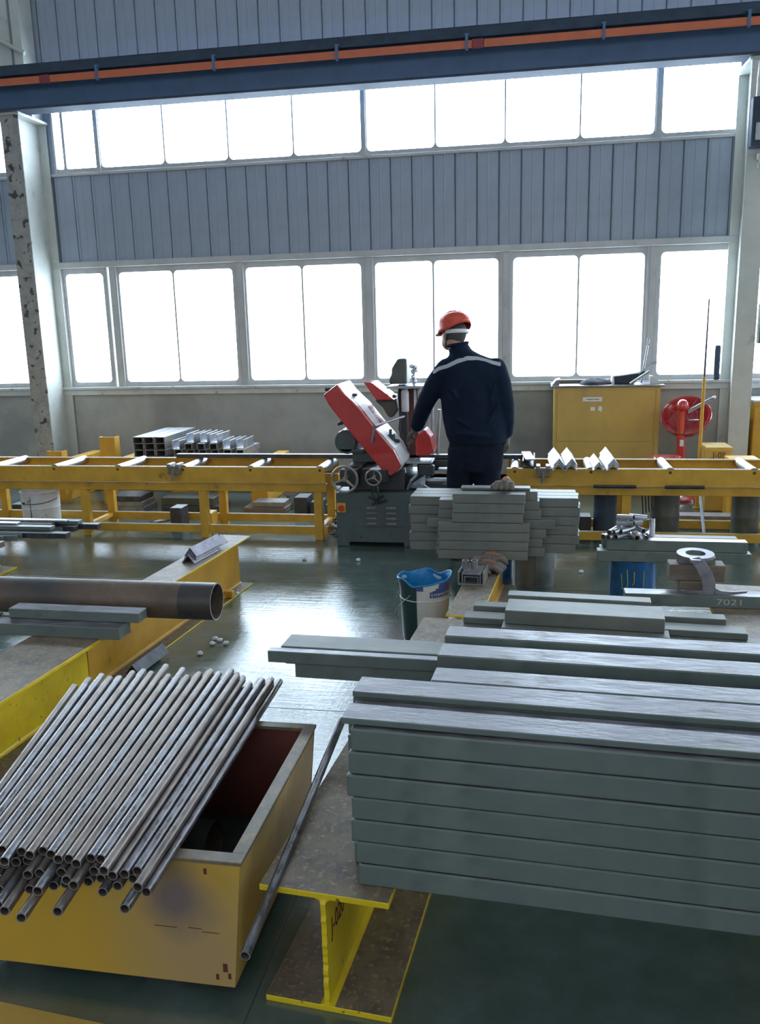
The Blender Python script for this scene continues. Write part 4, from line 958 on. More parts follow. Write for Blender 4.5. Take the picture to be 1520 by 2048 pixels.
#@@PART3
# ================================================================== LEFT: PIPE, BARS, PILE
t = thing('steel_pipe', 'big rusty steel pipe with yellow chalk rings lying across the left beam', 'pipe', (-1.43, 3.56, 0.4175))
po = MB().rod((0, 0, 0), (-2.9, 0, 0), 0.0865, n=48, hollow=0.93).build('pipe_wall', [M['pipe'], M['tube_in'], M['cut']], t, smooth=True)
for x0, k in ((-0.42, 0.05), (-0.98, -0.09)):
    MB().sweep([(x0 + k * (i / 24) + 0.02 * math.sin(i * 0.9), 0.0870 * math.cos(math.radians(-150 + i * 9)), 0.0870 * math.sin(math.radians(-150 + i * 9)) + 0.0) for i in range(25)], 0.0016, n=5).build('chalk_ring', M['yellow_label'], t)
MB().rod((-0.001, 0, 0), (-0.16, 0, 0), 0.0867, n=48, caps=False).build('heat_band', mat('scorched_steel', (0.05, 0.047, 0.05), (0.08, 0.065, 0.055), 0.45, metal=0.3, scale=8), t, smooth=True)
bar(-4.15, -1.765, 3.27, 0.3305, 0.105, 0.054, 'grey bar lying lowest in front of the rusty pipe', 'bars in front of the rusty pipe', rz=-0.008)
bar(-2.34, -1.705, 3.325, 0.386, 0.085, 0.045, 'short grey bar on top of the long one in front of the rusty pipe', 'bars in front of the rusty pipe', rz=-0.008)
bar(-3.2, -2.40, 3.33, 0.386, 0.045, 0.012, 'thin bright strip on the bar in front of the rusty pipe', 'bars in front of the rusty pipe', rz=-0.008, tm='cut', bev=0.001)
o = inst('angle_iron', vmesh(0.075, 0.007, 0.30), (-1.905, 3.60, 0.0165), (0, 0, TILT)); o.data.materials[0] = M['dsteel']
tag(o, 'dark angle iron on the lower flange under the rusty pipe', 'angle iron')
g_ = 'angle irons at the far end of the left beam'
for k, (x, y, z, L_) in enumerate(((-1.965, 4.47, 0.3305, 0.44), (-1.925, 4.50, 0.3475, 0.44), (-1.95, 4.53, 0.3455, 0.24))):
    pass
for k, (x, y, z, L_, w_) in enumerate(((-1.955, 4.47, 0.3305, 0.30, 0.085), (-1.953, 4.50, 0.3465, 0.40, 0.085), (-1.951, 4.50, 0.3625, 0.34, 0.085))):
    me = vmesh(w_, 0.007, L_); me.materials[0] = M['plate']
    tag(inst('angle_iron', me, (x, y, z), (0, 0, TILT - 0.04)), 'purple-grey angle iron, %s of the nest at the far end of the left beam' % ['lowest', 'middle', 'top'][k], 'angle iron', g_)
G = 'thin bars piled at far left'
r_ = random.Random(11)
pile = [(-2.92, 5.22, 0, 0.05, 0.030), (-3.05, 5.14, 0, 0.06, 0.035), (-3.12, 5.05, 0, 0.07, 0.030), (-3.00, 4.95, 0, 0.06, 0.030), (-3.30, 4.87, 0, 0.06, 0.025), (-3.38, 4.78, 0, 0.07, 0.028), (-3.30, 4.68, 0, 0.06, 0.030), (-3.45, 4.60, 0, 0.06, 0.026),
        (-3.05, 5.20, 1, 0.06, 0.022), (-3.20, 5.11, 1, 0.06, 0.024), (-3.15, 5.02, 1, 0.06, 0.020), (-3.55, 4.83, 1, 0.07, 0.024), (-3.60, 4.70, 1, 0.07, 0.022), (-3.12, 5.16, 2, 0.05, 0.012), (-3.42, 5.06, 2, 0.05, 0.012)]
zs = [0.3305, 0.3675, 0.392]
nmp = ['back', 'second', 'third', 'fourth', 'fifth', 'sixth', 'seventh', 'nearest']
cnt = [0, 0, 0]
for x1, y, l, w_, h in pile:
    mt = ['pipe', 'bar', 'bar_short', 'dsteel'][r_.randrange(4)] if l < 2 else 'galv'
    h2 = 0.0355 if l == 0 else (0.0235 if l == 1 else h)
    b = MB()
    if r_.random() < 0.4 and l == 0: b.prism([(0, 0), (w_, 0), (w_, h2), (w_ - 0.006, h2), (w_ - 0.006, 0.006), (0.006, 0.006), (0.006, h2), (0, h2)], -1.6, 0, 'yz')
    else: b.bx(-1.6, 0, 0, w_, 0, h2)
    o = b.build('steel_bar', [M[mt], M[mt]], bevel=0.0015); o.location = (x1, y, zs[l]); o.rotation_euler = (0, 0, 0.0)
    tag(o, '%s thin bar of the %s layer in the far left pile' % (nmp[cnt[l]], ['bottom', 'middle', 'top bright'][l]), 'steel bar', G); cnt[l] += 1

# ================================================================== THE YELLOW BOX AND ITS TUBES
t = thing('steel_box', 'open ochre steel box girder with brown rim carrying the rusty tubes', 'box', (-0.675, 1.712, 0.05))
BX = -0.75; BD = 0.722; BH = 0.354
MB().bx(BX, 0, 0, 0.010, 0, BH - 0.010).build('front_plate', M['front_plate'], t)
MB().bx(-0.010, 0, 0.010, BD - 0.010, 0, BH - 0.010).build('side_plate', [M['yellow_box']], t)
MB().bx(BX, 0, BD - 0.010, BD, 0, BH - 0.010).build('rear_plate', M['red_in'], t)
MB().bx(BX, BX + 0.01, 0.01, BD - 0.01, 0, BH - 0.010).build('side_plate', M['yellow_box'], t)
MB().bx(BX + 0.01, -0.01, 0.01, BD - 0.01, 0.0, 0.01).build('bottom_plate', M['drum_dark'], t)
MB().bx(-0.0105, -0.0102, 0.012, BD - 0.012, 0.012, BH - 0.012).bx(BX + 0.02, -0.012, 0.0102, 0.0105, 0.012, BH - 0.012).build('inner_primer', M['red_in'], t)
b = MB().bx(BX, 0.004, -0.004, 0.034, BH - 0.010, BH).bx(-0.032, 0.004, 0.034, BD - 0.030, BH - 0.010, BH).bx(BX, 0.004, BD - 0.030, BD + 0.004, BH - 0.010, BH)
for ch in t.children:      # the box narrows a little towards its foot
    for v in ch.data.vertices:
        if v.co.x > -0.3: v.co.x -= 0.034 * (1 - v.co.z / BH)
b.build('rim', mat('brown_bare_rim', (0.20, 0.165, 0.115), (0.14, 0.115, 0.085), 0.42, scale=16, metal=0.1, c3=(0.3, 0.2, 0.08), s3=30), t, bevel=0.0015)
for x in (): MB().bx(x, x + 0.01, 0.012, BD - 0.012, 0.01, 0.16).build('stiffener', M['drum_dark'], t)
MB().bx(-0.70, -0.60, 0.05, BD - 0.05, -0.05, 0).build('skid', M['black'], t)
MB().bx(-0.30, -0.20, 0.05, BD - 0.05, -0.05, 0).build('skid', M['black'], t)
sc = MB()
for (x0, x1, z) in ((-0.235, -0.175, 0.155), (-0.145, -0.11, 0.158), (-0.11, -0.065, 0.150)): sc.bx(x0, x1, -0.0006, 0, z, z + 0.0018)
for (x, z, r) in ((-0.056, 0.06, 0.006), (-0.046, 0.035, 0.004), (-0.078, 0.03, 0.004), (-0.09, 0.325, 0.004)): sc.bx(x - r, x + r, -0.0006, 0, z - r * 3, z + r)
sc.build('scratch', M['marker'], t)['kind'] = 'stuff'
o = MB().rod((-0.915, 2.12, 0.143), (-1.40, 2.12, 0.143), 0.082, n=36, hollow=0.93).build('steel_pipe', [M['drum_dark'], M['tube_in'], M['dsteel']], smooth=True)
tag(o, 'dark pipe lying inside the ochre box under the tubes', 'pipe')

# tubes: three fanned layers resting on the box rims
TR = 0.0122; ZR = 0.4045; YN, YF = 1.712, 2.434
def tube_obj(p0, p1, m, label, group):
    p0 = Vector(p0); p1 = Vector(p1); d_ = p1 - p0; L_ = d_.length
    b = MB().rod((0, 0, 0), (0, L_, 0), TR, n=14, hollow=0.80)
    o = b.build('steel_tube', [M[m], M['tube_in'], M['cut']], smooth=True)
    q = Vector((0, 1, 0)).rotation_difference(d_.normalized()); o.rotation_mode = 'QUATERNION'; o.rotation_quaternion = q; o.location = p0
    return tag(o, label, 'tube', group)
r_ = random.Random(5)
sN, sF = 0.0262, 0.0330     # spacing over the near and far rims
xN, xF = -0.846, -0.868
layers = [(22, 0.0, 0), (20, 0.5, 1), (14, 4.0, 2)]
nearY = {0: [1.56, 1.50, 1.60, 1.57, 1.545, 1.59, 1.575, 1.47, 1.56, 1.55, 1.44, 1.53, 1.455, 1.47, 1.52, 1.56, 1.55, 1.57], 1: [1.545, 1.60, 1.585, 1.575, 1.60, 1.585, 1.53, 1.545, 1.57, 1.50, 1.56, 1.55, 1.60, 1.59, 1.58, 1.57], 2: [1.56, 1.60, 1.60, 1.575, 1.59, 1.585, 1.60, 1.61, 1.59, 1.6]}
farY = lambda k: 2.70 + r_.uniform(-0.05, 0.06) - 0.005 * k
lname = ['bottom', 'middle', 'top']
for n_, off, l in layers:
    zN = ZR + TR + 0.0005 + l * 0.0214; zF = ZR + TR + 0.0005 + l * 0.0186
    for k in range(n_):
        a = k + off
        xa, xb = xN - a * sN, xF - a * sF
        yn = nearY[l][k % len(nearY[l])]; yf = farY(k)
        dx = (xb - xa) / (YF - YN); dz = (zF - zN) / (YF - YN)
        p0 = (xa + dx * (yn - YN), yn, zN + dz * (yn - YN)); p1 = (xa + dx * (yf - YN), yf, zN + dz * (yf - YN))
        w_ = ['', ''][0]
        tube_obj(p0, p1, 'tube' if r_.random() < 0.6 else 'tube_dark', 'thin steel tube, %s from the right in the %s layer of the bundle' % (ORD[k], lname[l]), 'steel tubes bundled on the ochre box')
tube_obj((-0.600, 1.515, 0.318), (-0.606, 2.52, 0.380), 'tube_dark', 'single loose steel tube resting on the edge of the wide foreground beam', None)
# stray thicker tube end beyond the bundle
o = MB().rod((-1.15, 2.85, 0.4175), (-1.17, 1.95, 0.4175), 0.001).v
# ================================================================== CHANNELS ON THE NARROW BEAM, GLOVES
def channel(w_, h, th, L_, m, up=True):
    z = [(-w_ / 2, h), (-w_ / 2, 0), (w_ / 2, 0), (w_ / 2, h), (w_ / 2 - th, h), (w_ / 2 - th, th), (-w_ / 2 + th, th), (-w_ / 2 + th, h)]
    if not up: z = [(x, h - q) for x, q in z]
    return MB().prism(z, 0, L_, 'xz').mesh('channel', m, bevel=0.001)
bx0 = -0.295
G = 'channel offcuts at the end of the narrow beam'
tag(inst('channel_offcut', channel(0.134, 0.070, 0.007, 0.16, M['channel']), (bx0 - 0.01, 4.20, 0.3305), (0, 0, TILT)), 'upturned wide channel offcut on the narrow beam beyond the bucket', 'offcut', G)
tag(inst('channel_offcut', channel(0.100, 0.052, 0.007, 0.16, M['channel'], False), (bx0 - 0.008, 4.21, 0.3378), (0, 0, TILT)), 'downturned channel offcut nested inside the wide one', 'offcut', G)
tag(inst('channel_offcut', channel(0.076, 0.036, 0.006, 0.16, M['channel'], False), (bx0 - 0.008, 4.215, 0.3378), (0, 0, TILT)), 'smallest channel offcut nested innermost on the narrow beam', 'offcut', G)
for k, x in enumerate((-0.345, -0.300)):
    tag(MB().rod((x + 0.01, 4.26, 0.4035), (x + 0.01, 4.26, 0.448), 0.019, n=20, hollow=0.72).build('pipe_offcut', [M['channel'], M['tube_in'], M['cut']], smooth=True), 'short upright pipe offcut on the nested channels, the %s one' % ['left', 'right'][k], 'offcut', 'pipe offcuts on the narrow beam')
glove((-0.225, 4.46, 0.331), 2.9, 'dark work glove lying on the end of the narrow beam behind the channels', 1.0)
glove((-0.215, 4.62, 0.331), 3.3, 'second dark work glove farther back at the end of the narrow beam', 1.0)

# ================================================================== RIGHT: BLUE DRUM, BARS, SHORT TUBES, RING, BRACKET
t = drum('blue_drum', 0.585, 4.97, 0.135, 0.293, 'blue', 'blue steel drum with yellow scribbles under bars and short tubes', ribs=())
b = MB()
for pts in ([(-1.9, 0.25), (-1.86, 0.17), (-1.92, 0.10), (-1.88, 0.03)], [(-1.62, 0.24), (-1.60, 0.18), (-1.66, 0.16)], [(-2.15, 0.22), (-2.08, 0.13)], [(-1.63, 0.13), (-1.60, 0.07), (-1.70, 0.06)], [(-2.1, 0.08), (-2.04, 0.02)], [(-1.2, 0.24), (-1.22, 0.04)]):
    b.sweep([(0.1362 * math.cos(a), 0.1362 * math.sin(a), z) for a, z in pts], 0.002, n=5)
b.build('paint_scribble', M['yellow_label'], t)
G = 'grey bars on the blue drum'
bar(0.372, 1.205, 4.85, 0.2945, 0.075, 0.062, 'lower front grey bar lying on the blue drum', G, rz=-0.012, tm='bar_short')
bar(0.392, 1.19, 4.93, 0.2945, 0.075, 0.062, 'lower rear grey bar lying on the blue drum', G, rz=-0.012, tm='bar_short')
bar(0.425, 1.185, 4.865, 0.3575, 0.07, 0.062, 'upper front grey bar with pale top on the blue drum', G, rz=-0.012, tm='steel')
bar(0.405, 1.15, 4.945, 0.3575, 0.07, 0.062, 'upper rear grey bar on the blue drum', G, rz=-0.012, tm='bar_short')
G = 'short shiny tubes heaped on the blue drum bars'
st = [(0.44, 4.90, 0.437, 0.9, 0.0, 0.12), (0.475, 4.895, 0.437, 0.8, 0.0, 0.13), (0.52, 4.90, 0.437, 0.75, 0.0, 0.13), (0.575, 4.89, 0.437, 1.85, 0.0, 0.10), (0.625, 4.89, 0.437, 1.75, 0.0, 0.10), (0.665, 4.95, 0.437, 1.2, 0.0, 0.10),
      (0.47, 4.90, 0.470, 0.95, 0.12, 0.12), (0.505, 4.90, 0.471, 0.7, 0.1, 0.12), (0.55, 4.91, 0.472, 0.6, 0.1, 0.12), (0.60, 4.92, 0.472, 2.1, 0.05, 0.10), (0.675, 4.90, 0.487, 1.6, 1.45, 0.10),
      (0.53, 4.92, 0.504, -0.5, 0.1, 0.10), (0.575, 4.93, 0.506, 0.15, 0.08, 0.10), (0.53, 4.93, 0.537, -0.55, 0.1, 0.10), (0.60, 4.95, 0.535, 0.0, -0.1, 0.10)]
stn = ['leftmost lowest', 'second lowest from the left', 'third lowest from the left', 'dark-mouthed lowest middle', 'dark-mouthed lowest right', 'hindmost lowest', 'left leaning second-layer', 'middle-left second-layer', 'middle second-layer', 'right second-layer', 'upright pale', 'left upper', 'right upper', 'topmost left', 'topmost right']
for i, (x, y, z, a, e, L_) in enumerate(st):
    dv = Vector((math.cos(a) * math.cos(e), math.sin(a) * math.cos(e), math.sin(e))) * (L_ / 2); c = Vector((x, y, z))
    o = MB().rod(c - dv, c + dv, 0.0165, n=16, hollow=0.86).build('pipe_offcut', [M['steel'], M['tube_in'], M['galv']], smooth=True)
    tag(o, '%s short shiny tube of the heap on the blue drum bars' % stn[i], 'tube', G)
tag(MB().bx(0.655, 0.91, 4.10, 4.20, 0.4155, 0.495, rz=-0.02).build('wood_block', M['wood'], bevel=0.004), 'grimy timber block, upper of two, under the flange ring', 'wood block')
tag(MB().bx(0.70, 0.855, 4.09, 4.20, 0.3305, 0.4150).build('wood_block', M['wood'], bevel=0.004), 'grimy timber block, lower of two, behind the long bar', 'wood block')
tag(inst('channel_offcut', channel(0.05, 0.035, 0.005, 0.17, M['channel'], False), (0.695, 4.15, 0.4955), (0, 0, -PI / 2 - 0.02)), 'small pale channel offcut between the timber block and the flange ring', 'offcut')
o = MB().lathe([(0.046, 0), (0.086, 0), (0.086, 0.014), (0.046, 0.014), (0.046, 0)], (0, 0, 0), n=40).build('flange_ring', M['plate'], bevel=0.0)
o.location = (0.775, 4.14, 0.531); o.rotation_euler = (0.05, 0.0, 0)
tag(o, 'flat steel flange ring lying over the timber blocks', 'ring')
# curved bracket: arched leg with two splayed feet
t = thing('curved_bracket', 'curved purple-grey steel bracket leaning on the long chalked bar', 'bracket', (0.80, 4.0, 0.389))
Tm = Matrix.Rotation(-0.10, 3, 'X')
MB().prism([(-0.075, 0.165), (-0.035, 0.174), (-0.005, 0.152), (0.026, 0.105), (0.042, 0.055), (0.044, 0.018), (0.030, 0.004), (-0.02, 0.0), (-0.012, 0.03), (-0.02, 0.07), (-0.045, 0.12), (-0.07, 0.15)], -0.02, -0.006, 'xz', T=Tm).build('leg', M['plate'], t, bevel=0.001)
MB().prism([(0.034, 0.020), (-0.03, 0.018), (-0.115, 0.022), (-0.105, 0.010), (-0.06, 0.002), (-0.01, 0.0), (0.03, 0.003)], -0.034, -0.021, 'xz').build('foot', M['plate'], t, bevel=0.001)
MB().prism([(0.036, 0.035), (0.07, 0.018), (0.12, 0.016), (0.185, 0.022), (0.18, 0.012), (0.13, 0.003), (0.08, 0.0), (0.04, 0.006)], -0.020, -0.006, 'xz').build('foot', M['plate'], t, bevel=0.001)
MB().prism([(-0.075, 0.150), (-0.03, 0.155), (-0.03, 0.165), (-0.075, 0.166)], -0.06, -0.021, 'xz', T=Tm).build('tab', M['plate'], t, bevel=0.001)

# ================================================================== BEHIND AND UNDER THE CONVEYORS
# channel stack on a yellow rack
t = thing('steel_rack', 'yellow rack with upright channel posts behind the left conveyor', 'rack', (-3.6, 7.7, 0))
for x, h in ((-1.03, 0.515), (-0.46, 0.655), (0.25, 0.40), (1.05, 0.40)):
    b = MB().prism([(-0.075, 0), (0.085, 0), (0.085, 0.10), (0.075, 0.10), (0.075, 0.012), (-0.065, 0.012), (-0.065, 0.06), (-0.075, 0.06)], 0.0, h, 'xy')
    b.v = [(p[0] + x, p[1] - 0.12, p[2]) for p in b.v]; b.build('post', M['yellow'], t)
for x in (-1.03, -0.46, 0.25, 1.05): MB().bx(x - 0.06, x + 0.06, 0, 0.75, 0.0, 0.40).build('bearer', M['yellow'], t, bevel=0.004)
MB().bx(-1.6, 1.15, 0.05, 0.13, 0.18, 0.26).build('shelf_rail', M['yellow'], t, bevel=0.003)
MB().bx(-1.6, 1.15, 0.62, 0.70, 0.18, 0.26).build('shelf_rail', M['yellow'], t, bevel=0.003)
G = 'steel channels stacked on the yellow rack'
def sidech(w_, h, th, L_):
    return MB().prism([(0, 0), (w_, 0), (w_, th), (th, th), (th, h - th), (w_, h - th), (w_, h), (0, h)], 0, L_, 'xz').mesh('channel', M['channel'])
ms = channel(0.104, 0.062, 0.008, 0.78, M['channel'], False)
cn = ['left', 'middle', 'right']
for c in range(3):
    for k in range(4):
        tag(inst('steel_channel', ms, (-3.76 + 0.112 * c + 0.004 * (k % 2), 7.62 + 0.01 * (k % 3), 0.4005 + 0.0625 * k)), 'steel channel, %s of the %s column of the neat stack' % (['lowest', 'second', 'third', 'top'][k], cn[c]), 'channel', G)
G = 'mixed channels on edge on the yellow rack'
mu = channel(0.078, 0.088, 0.007, 0.32, M['steel'], True); md = channel(0.078, 0.060, 0.007, 0.5, M['channel'], False)
col = ['first', 'second', 'third', 'fourth', 'fifth', 'sixth']
for c in range(6):
    top = [2, 3, 3, 3, 2, 2][c]
    for k in range(top + 1):
        z = 0.4005 + 0.0605 * k
        if k == top and c < 6: tag(inst('steel_channel', mu, (-3.385 + 0.125 * c + 0.012 * (k % 2), 7.66 + 0.03 * (c % 3), z), (0, 0, 0.03 * (c % 3 - 1))), 'upturned channel topping the %s column beside the neat stack' % col[c], 'channel', G)
        else: tag(inst('steel_channel', md, (-3.385 + 0.125 * c + 0.008 * (k % 2), 7.66 + 0.02 * (k % 2), z)), 'channel, %s from below in the %s column beside the neat stack' % (ORD[k], col[c]), 'channel', G)
# under the left conveyor
def pail(x, y, r, h, label, m='white'):
    t = thing('bucket', label, 'bucket', (x, y, 0))
    MB().lathe([(0, 0.003), (r * 0.93, 0.003), (r * 0.95, 0), (r * 0.975, h * 0.55), (r * 1.0, h * 0.56), (r * 0.98, h * 0.58), (r, h * 0.97), (r * 1.04, h * 0.975), (r * 1.04, h), (r * 0.96, h), (r * 0.93, 0.01), (0, 0.01)], n=36).build('shell', M[m], t, smooth=True)
    MB().bx(-0.002, 0.002, -r - 0.001, -r * 0.9, 0.02, h * 0.9).build('seam', M['drum_dark'], t)
    MB().rod((-r * 0.42, -r * 0.93, h * 0.72), (-r * 0.42, -r * 0.86, h * 0.72), 0.012, n=14).build('plug', M['black'], t)
    b = MB().sweep([(r * math.cos(a), r * 1.03 * math.sin(a), h * 0.80 - 0.03 * abs(math.sin(a))) for a in [PI + PI * i / 16 for i in range(17)]], 0.003, n=5); b.build('wire_handle', M['dsteel'], t)
    return t
pail(-4.19, 6.58, 0.16, 0.33, 'white steel bucket with dark plug under the left conveyor')
G = 'steel offcuts under the left conveyor'
und = [(-3.00, 6.56, 0.0, 0.10, 0.16, 0.19, 'dsteel', 'dark square block'), (-2.72, 6.56, 0.0, 0.09, 0.14, 0.15, 'yellow', 'yellow channel piece'),
       (-2.10, 7.2, 0.0, 0.12, 0.2, 0.16, 'black', 'black box section'), (-1.95, 7.2, 0.0, 0.10, 0.2, 0.12, 'black', 'second black box section'), (-1.80, 7.15, 0.0, 0.08, 0.2, 0.11, 'dsteel', 'small dark block'),
       (-3.35, 7.15, 0.0, 0.55, 0.3, 0.08, 'dsteel', 'wide dark slab'), (-3.35, 7.16, 0.081, 0.50, 0.28, 0.07, 'drum_dark', 'dull slab on the wide dark one'), (-3.9, 7.2, 0.0, 0.35, 0.3, 0.05, 'channel', 'flat grey slab'), (-3.9, 7.2, 0.051, 0.34, 0.28, 0.05, 'channel', 'flat slab on the grey one'), (-3.9, 7.2, 0.102, 0.33, 0.28, 0.05, 'dsteel', 'dark slab topping the grey ones'),
       (-2.6, 7.25, 0.0, 0.40, 0.25, 0.05, 'wood', 'brown flat slab'), (-2.52, 7.28, 0.051, 0.3, 0.2, 0.045, 'channel', 'pale slab on the brown one'), (-4.9, 7.2, 0.0, 0.35, 0.25, 0.06, 'dsteel', 'dark slab at the far left')]
for x, y, z, a, b_, h, m, lab in und:
    tag(MB().bx(x, x + a, y, y + b_, z, z + h).build('steel_offcut', M[m], bevel=0.004), lab + ' on the floor under the left conveyor', 'offcut', G)
for k, (x, y, a, L_) in enumerate(((-2.35, 7.65, 0.1, 0.5), (-2.28, 7.75, 0.25, 0.45), (-2.2, 7.85, 0.6, 0.5))):
    pass
t = thing('offcut_tray', 'low steel tray of offcuts on the floor behind the left conveyor', 'tray', (-2.3, 7.55, 0), 0.0)
MB().bx(0, 0.5, 0, 0.5, 0.10, 0.11).bx(0, 0.5, 0, 0.01, 0.11, 0.15).bx(0.49, 0.5, 0, 0.5, 0.11, 0.15).build('tray', M['channel'], t)
for x, y in ((0.02, 0.02), (0.45, 0.02), (0.02, 0.45), (0.45, 0.45)): MB().bx(x, x + 0.03, y, y + 0.03, 0, 0.10).build('leg', M['channel'], t)
for k in range(5):
    a = 0.12 * (k - 2)
    o = inst('channel_offcut', channel(0.06, 0.035, 0.006, 0.28, M[['channel', 'dsteel', 'white', 'dsteel', 'channel'][k]], k % 2 == 0), (-2.22 + 0.085 * k, 7.60 + 0.02 * (k % 2), 0.1105), (0, 0, a * 0.3))
    tag(o, 'channel offcut, %s from the left in the low tray' % ORD[k], 'offcut', 'offcuts in the low tray')
# diagonal stay on the floor
tag(MB().rod((-3.4, 6.55, 0.012), (-3.05, 7.1, 0.012), 0.012, n=8).build('steel_rod', M['channel']), 'thin steel rod on the floor under the left conveyor', 'rod')
# right conveyor underside
drum('dark_drum', 1.00, 6.62, 0.105, 0.37, 'drum_dark', 'dark olive drum under the right conveyor beside a leg', ribs=(0.5,))
drum('dark_drum', 1.575, 6.60, 0.10, 0.37, 'drum_dark', 'dark olive drum under the right conveyor at the right edge', ribs=(0.5,))
drum('dark_drum', 0.555, 6.62, 0.085, 0.37, 'crane_dark', 'dark blue narrow drum under the right conveyor left of a leg', ribs=(0.5,))
for k, x in enumerate((0.27, 0.365)):
    tag(MB().bx(x, x + 0.085, 6.55, 6.70, 0, 0.17).build('steel_offcut', M['black'], bevel=0.004), 'black block under the right conveyor, the %s of two' % ['left', 'right'][k], 'offcut', 'black blocks under the right conveyor')
tag(MB().prism([(6.95, 0), (7.01, 0), (7.01, 0.10), (7.05, 0.10), (7.05, 0.11), (6.91, 0.11), (6.91, 0.10), (6.95, 0.10)], 1.10, 2.3, 'yz').build('low_rail', M['channel'], bevel=0.003), 'low pale steel rail on the floor behind the right conveyor', 'rail')
tag(MB().rod((1.27, 6.44, 0.014), (1.33, 7.05, 0.245), 0.013, n=6).build('steel_rod', M['dsteel']), 'dark rod lying on the floor between the two dark drums', 'rod')
t = thing('yellow_trestle', 'yellow low trestle behind the right conveyor between the drums', 'trestle', (1.62, 8.22, 0))
for x in (0, 0.55): MB().bx(x, x + 0.05, 0, 0.05, 0, 0.26).build('leg', M['yellow'], t)
MB().bx(0, 0.6, 0, 0.05, 0.26, 0.31).build('top_rail', M['yellow'], t)
t = thing('wire_coil', 'black coil of wire hanging below the right conveyor left of the drum', 'wire', (0.80, 6.40, 0.26))
for k in range(4): MB().sweep([(0.022 * k, 0, 0.12), (0.022 * k + 0.006, 0, 0.04), (0.022 * k + 0.012, 0, -0.03 + 0.01 * k)], 0.005, n=6).build('strand', M['rubber'], t)

# boxes rising behind the right conveyor
def cabinet_box(x0, x1, y0, y1, h, label, m='yellow_box', txt=None, cat='box', name='storage_box'):
    t = thing(name, label, cat, (x0, y0, 0)); W_ = x1 - x0; D_ = y1 - y0
    MB().bx(0, W_, 0, D_, 0, h).build('body', M[m], t, bevel=0.006)
    MB().bx(-0.008, W_ + 0.008, -0.008, D_ + 0.008, h - 0.03, h + 0.004).build('rim', M[m], t, bevel=0.003)
    if txt:
        l = text('lettering', txt, 0.07, Matrix.Identity(4), M['marker']); l.parent = t
        l.matrix_local = Matrix.Translation((W_ / 2, -0.0095, h - 0.065)) @ Matrix(((1, 0, 0), (0, 0, -1), (0, 1, 0))).to_4x4()
    return t
K7 = 7.6 / 8.5
cabinet_box(1.47, 1.67, 7.60, 7.9, 0.555, 'ochre steel box marked J-05 behind the right conveyor', txt='J-05')
cabinet_box(1.60, 1.82, 7.25, 7.5, 0.50, 'plain yellow steel box in front of the marked one, behind the right conveyor', m='yellow')
cabinet_box(2.02, 2.7, 8.4, 8.85, 0.86, 'yellow cabinet with white top beyond the right-hand column', m='yellow', cat='cabinet', name='tool_cabinet')
tag(MB().bx(2.0, 2.72, 8.38, 8.87, 0.8645, 0.885).build('worktop', M['white'], bevel=0.004), 'white worktop of the cabinet beyond the right-hand column', 'worktop')

# tall ochre cabinet under the window
t = thing('tool_cabinet', 'tall ochre sheet-metal cabinet with paper labels under the window', 'cabinet', (0.195, 8.42, 0))
MB().bx(0, 0.985, 0, 0.46, 0.0, 1.02).build('body', M['yellow_box'], t, bevel=0.005)
MB().bx(0.03, 0.93, -0.006, 0, 0.50, 0.99).build('upper_door', M['yellow_box'], t, bevel=0.002)
MB().bx(0.03, 0.93, -0.006, 0, 0.06, 0.49).build('lower_door', M['yellow_box'], t, bevel=0.002)
MB().bx(0.945, 0.982, -0.006, 0, 0.02, 1.0).build('hinge_strip', M['yellow_box'], t, bevel=0.002)
MB().bx(-0.03, 1.02, -0.02, 0.48, 1.02, 1.036).build('top_tray', M['channel'], t, bevel=0.003)
lp = MB().bx(0.27, 0.45, -0.0075, -0.006, 0.885, 0.925).build('paper_label', M['white_plastic'], t)
b = MB(); r_ = random.Random(2)
for k in range(9): b.bx(0.30 + 0.014 * k, 0.309 + 0.014 * k, -0.0082, -0.0075, 0.898 + r_.uniform(0, 0.004), 0.910)
q = b.build('faded_print', M['marker'], lp); q['kind'] = 'stuff'
MB().bx(0.345, 0.385, -0.0075, -0.006, 0.795, 0.83).build('sticker', M['white_plastic'], t)
MB().prism([(0.415, 0.80), (0.445, 0.785), (0.455, 0.815), (0.445, 0.84), (0.42, 0.835)], -0.0075, -0.006, 'xz').build('sticker', M['white_plastic'], t)
CT = 1.0365
tag(MB().bx(0.25, 0.85, 8.72, 8.80, CT, CT + 0.035).build('plank', M['wood'], bevel=0.003), 'plank lying at the back of the ochre cabinet top', 'plank')
tag(MB().prism([(0.17, 0), (0.21, 0.05), (0.25, 0.06), (0.24, 0.0)], 8.44, 8.70, 'xz', T=Matrix.Identity(3)).build('sheet_offcut', M['channel']), 'folded sheet offcut at the left end of the ochre cabinet top', 'offcut').location = (0, 0, CT)
def heap(x, y, z, rx, ry, rz_, m, name, label, cat, seed):
    r_ = random.Random(seed); b = MB(); n = 22; mrows = 7; vs = []
    for j in range(mrows + 1):
        f = j / mrows
        for i in range(n):
            a = 2 * PI * i / n; q = math.cos(f * PI / 2) * (1 + 0.10 * math.sin(3 * a + seed) + r_.uniform(-0.04, 0.04)) if j < mrows else 0.001
            vs.append((rx * q * math.cos(a), ry * q * math.sin(a), rz_ * math.sin(f * PI / 2) * (1 + 0.15 * math.sin(2 * a + seed)) if 0 < j < mrows else (0 if j == 0 else rz_)))
    b.add(vs, [(j * n + i, j * n + (i + 1) % n, (j + 1) * n + (i + 1) % n, (j + 1) * n + i) for j in range(mrows) for i in range(n)] + [list(range(n - 1, -1, -1))])
    o = b.build(name, M[m], smooth=True); o.location = (x, y, z); return tag(o, label, cat)
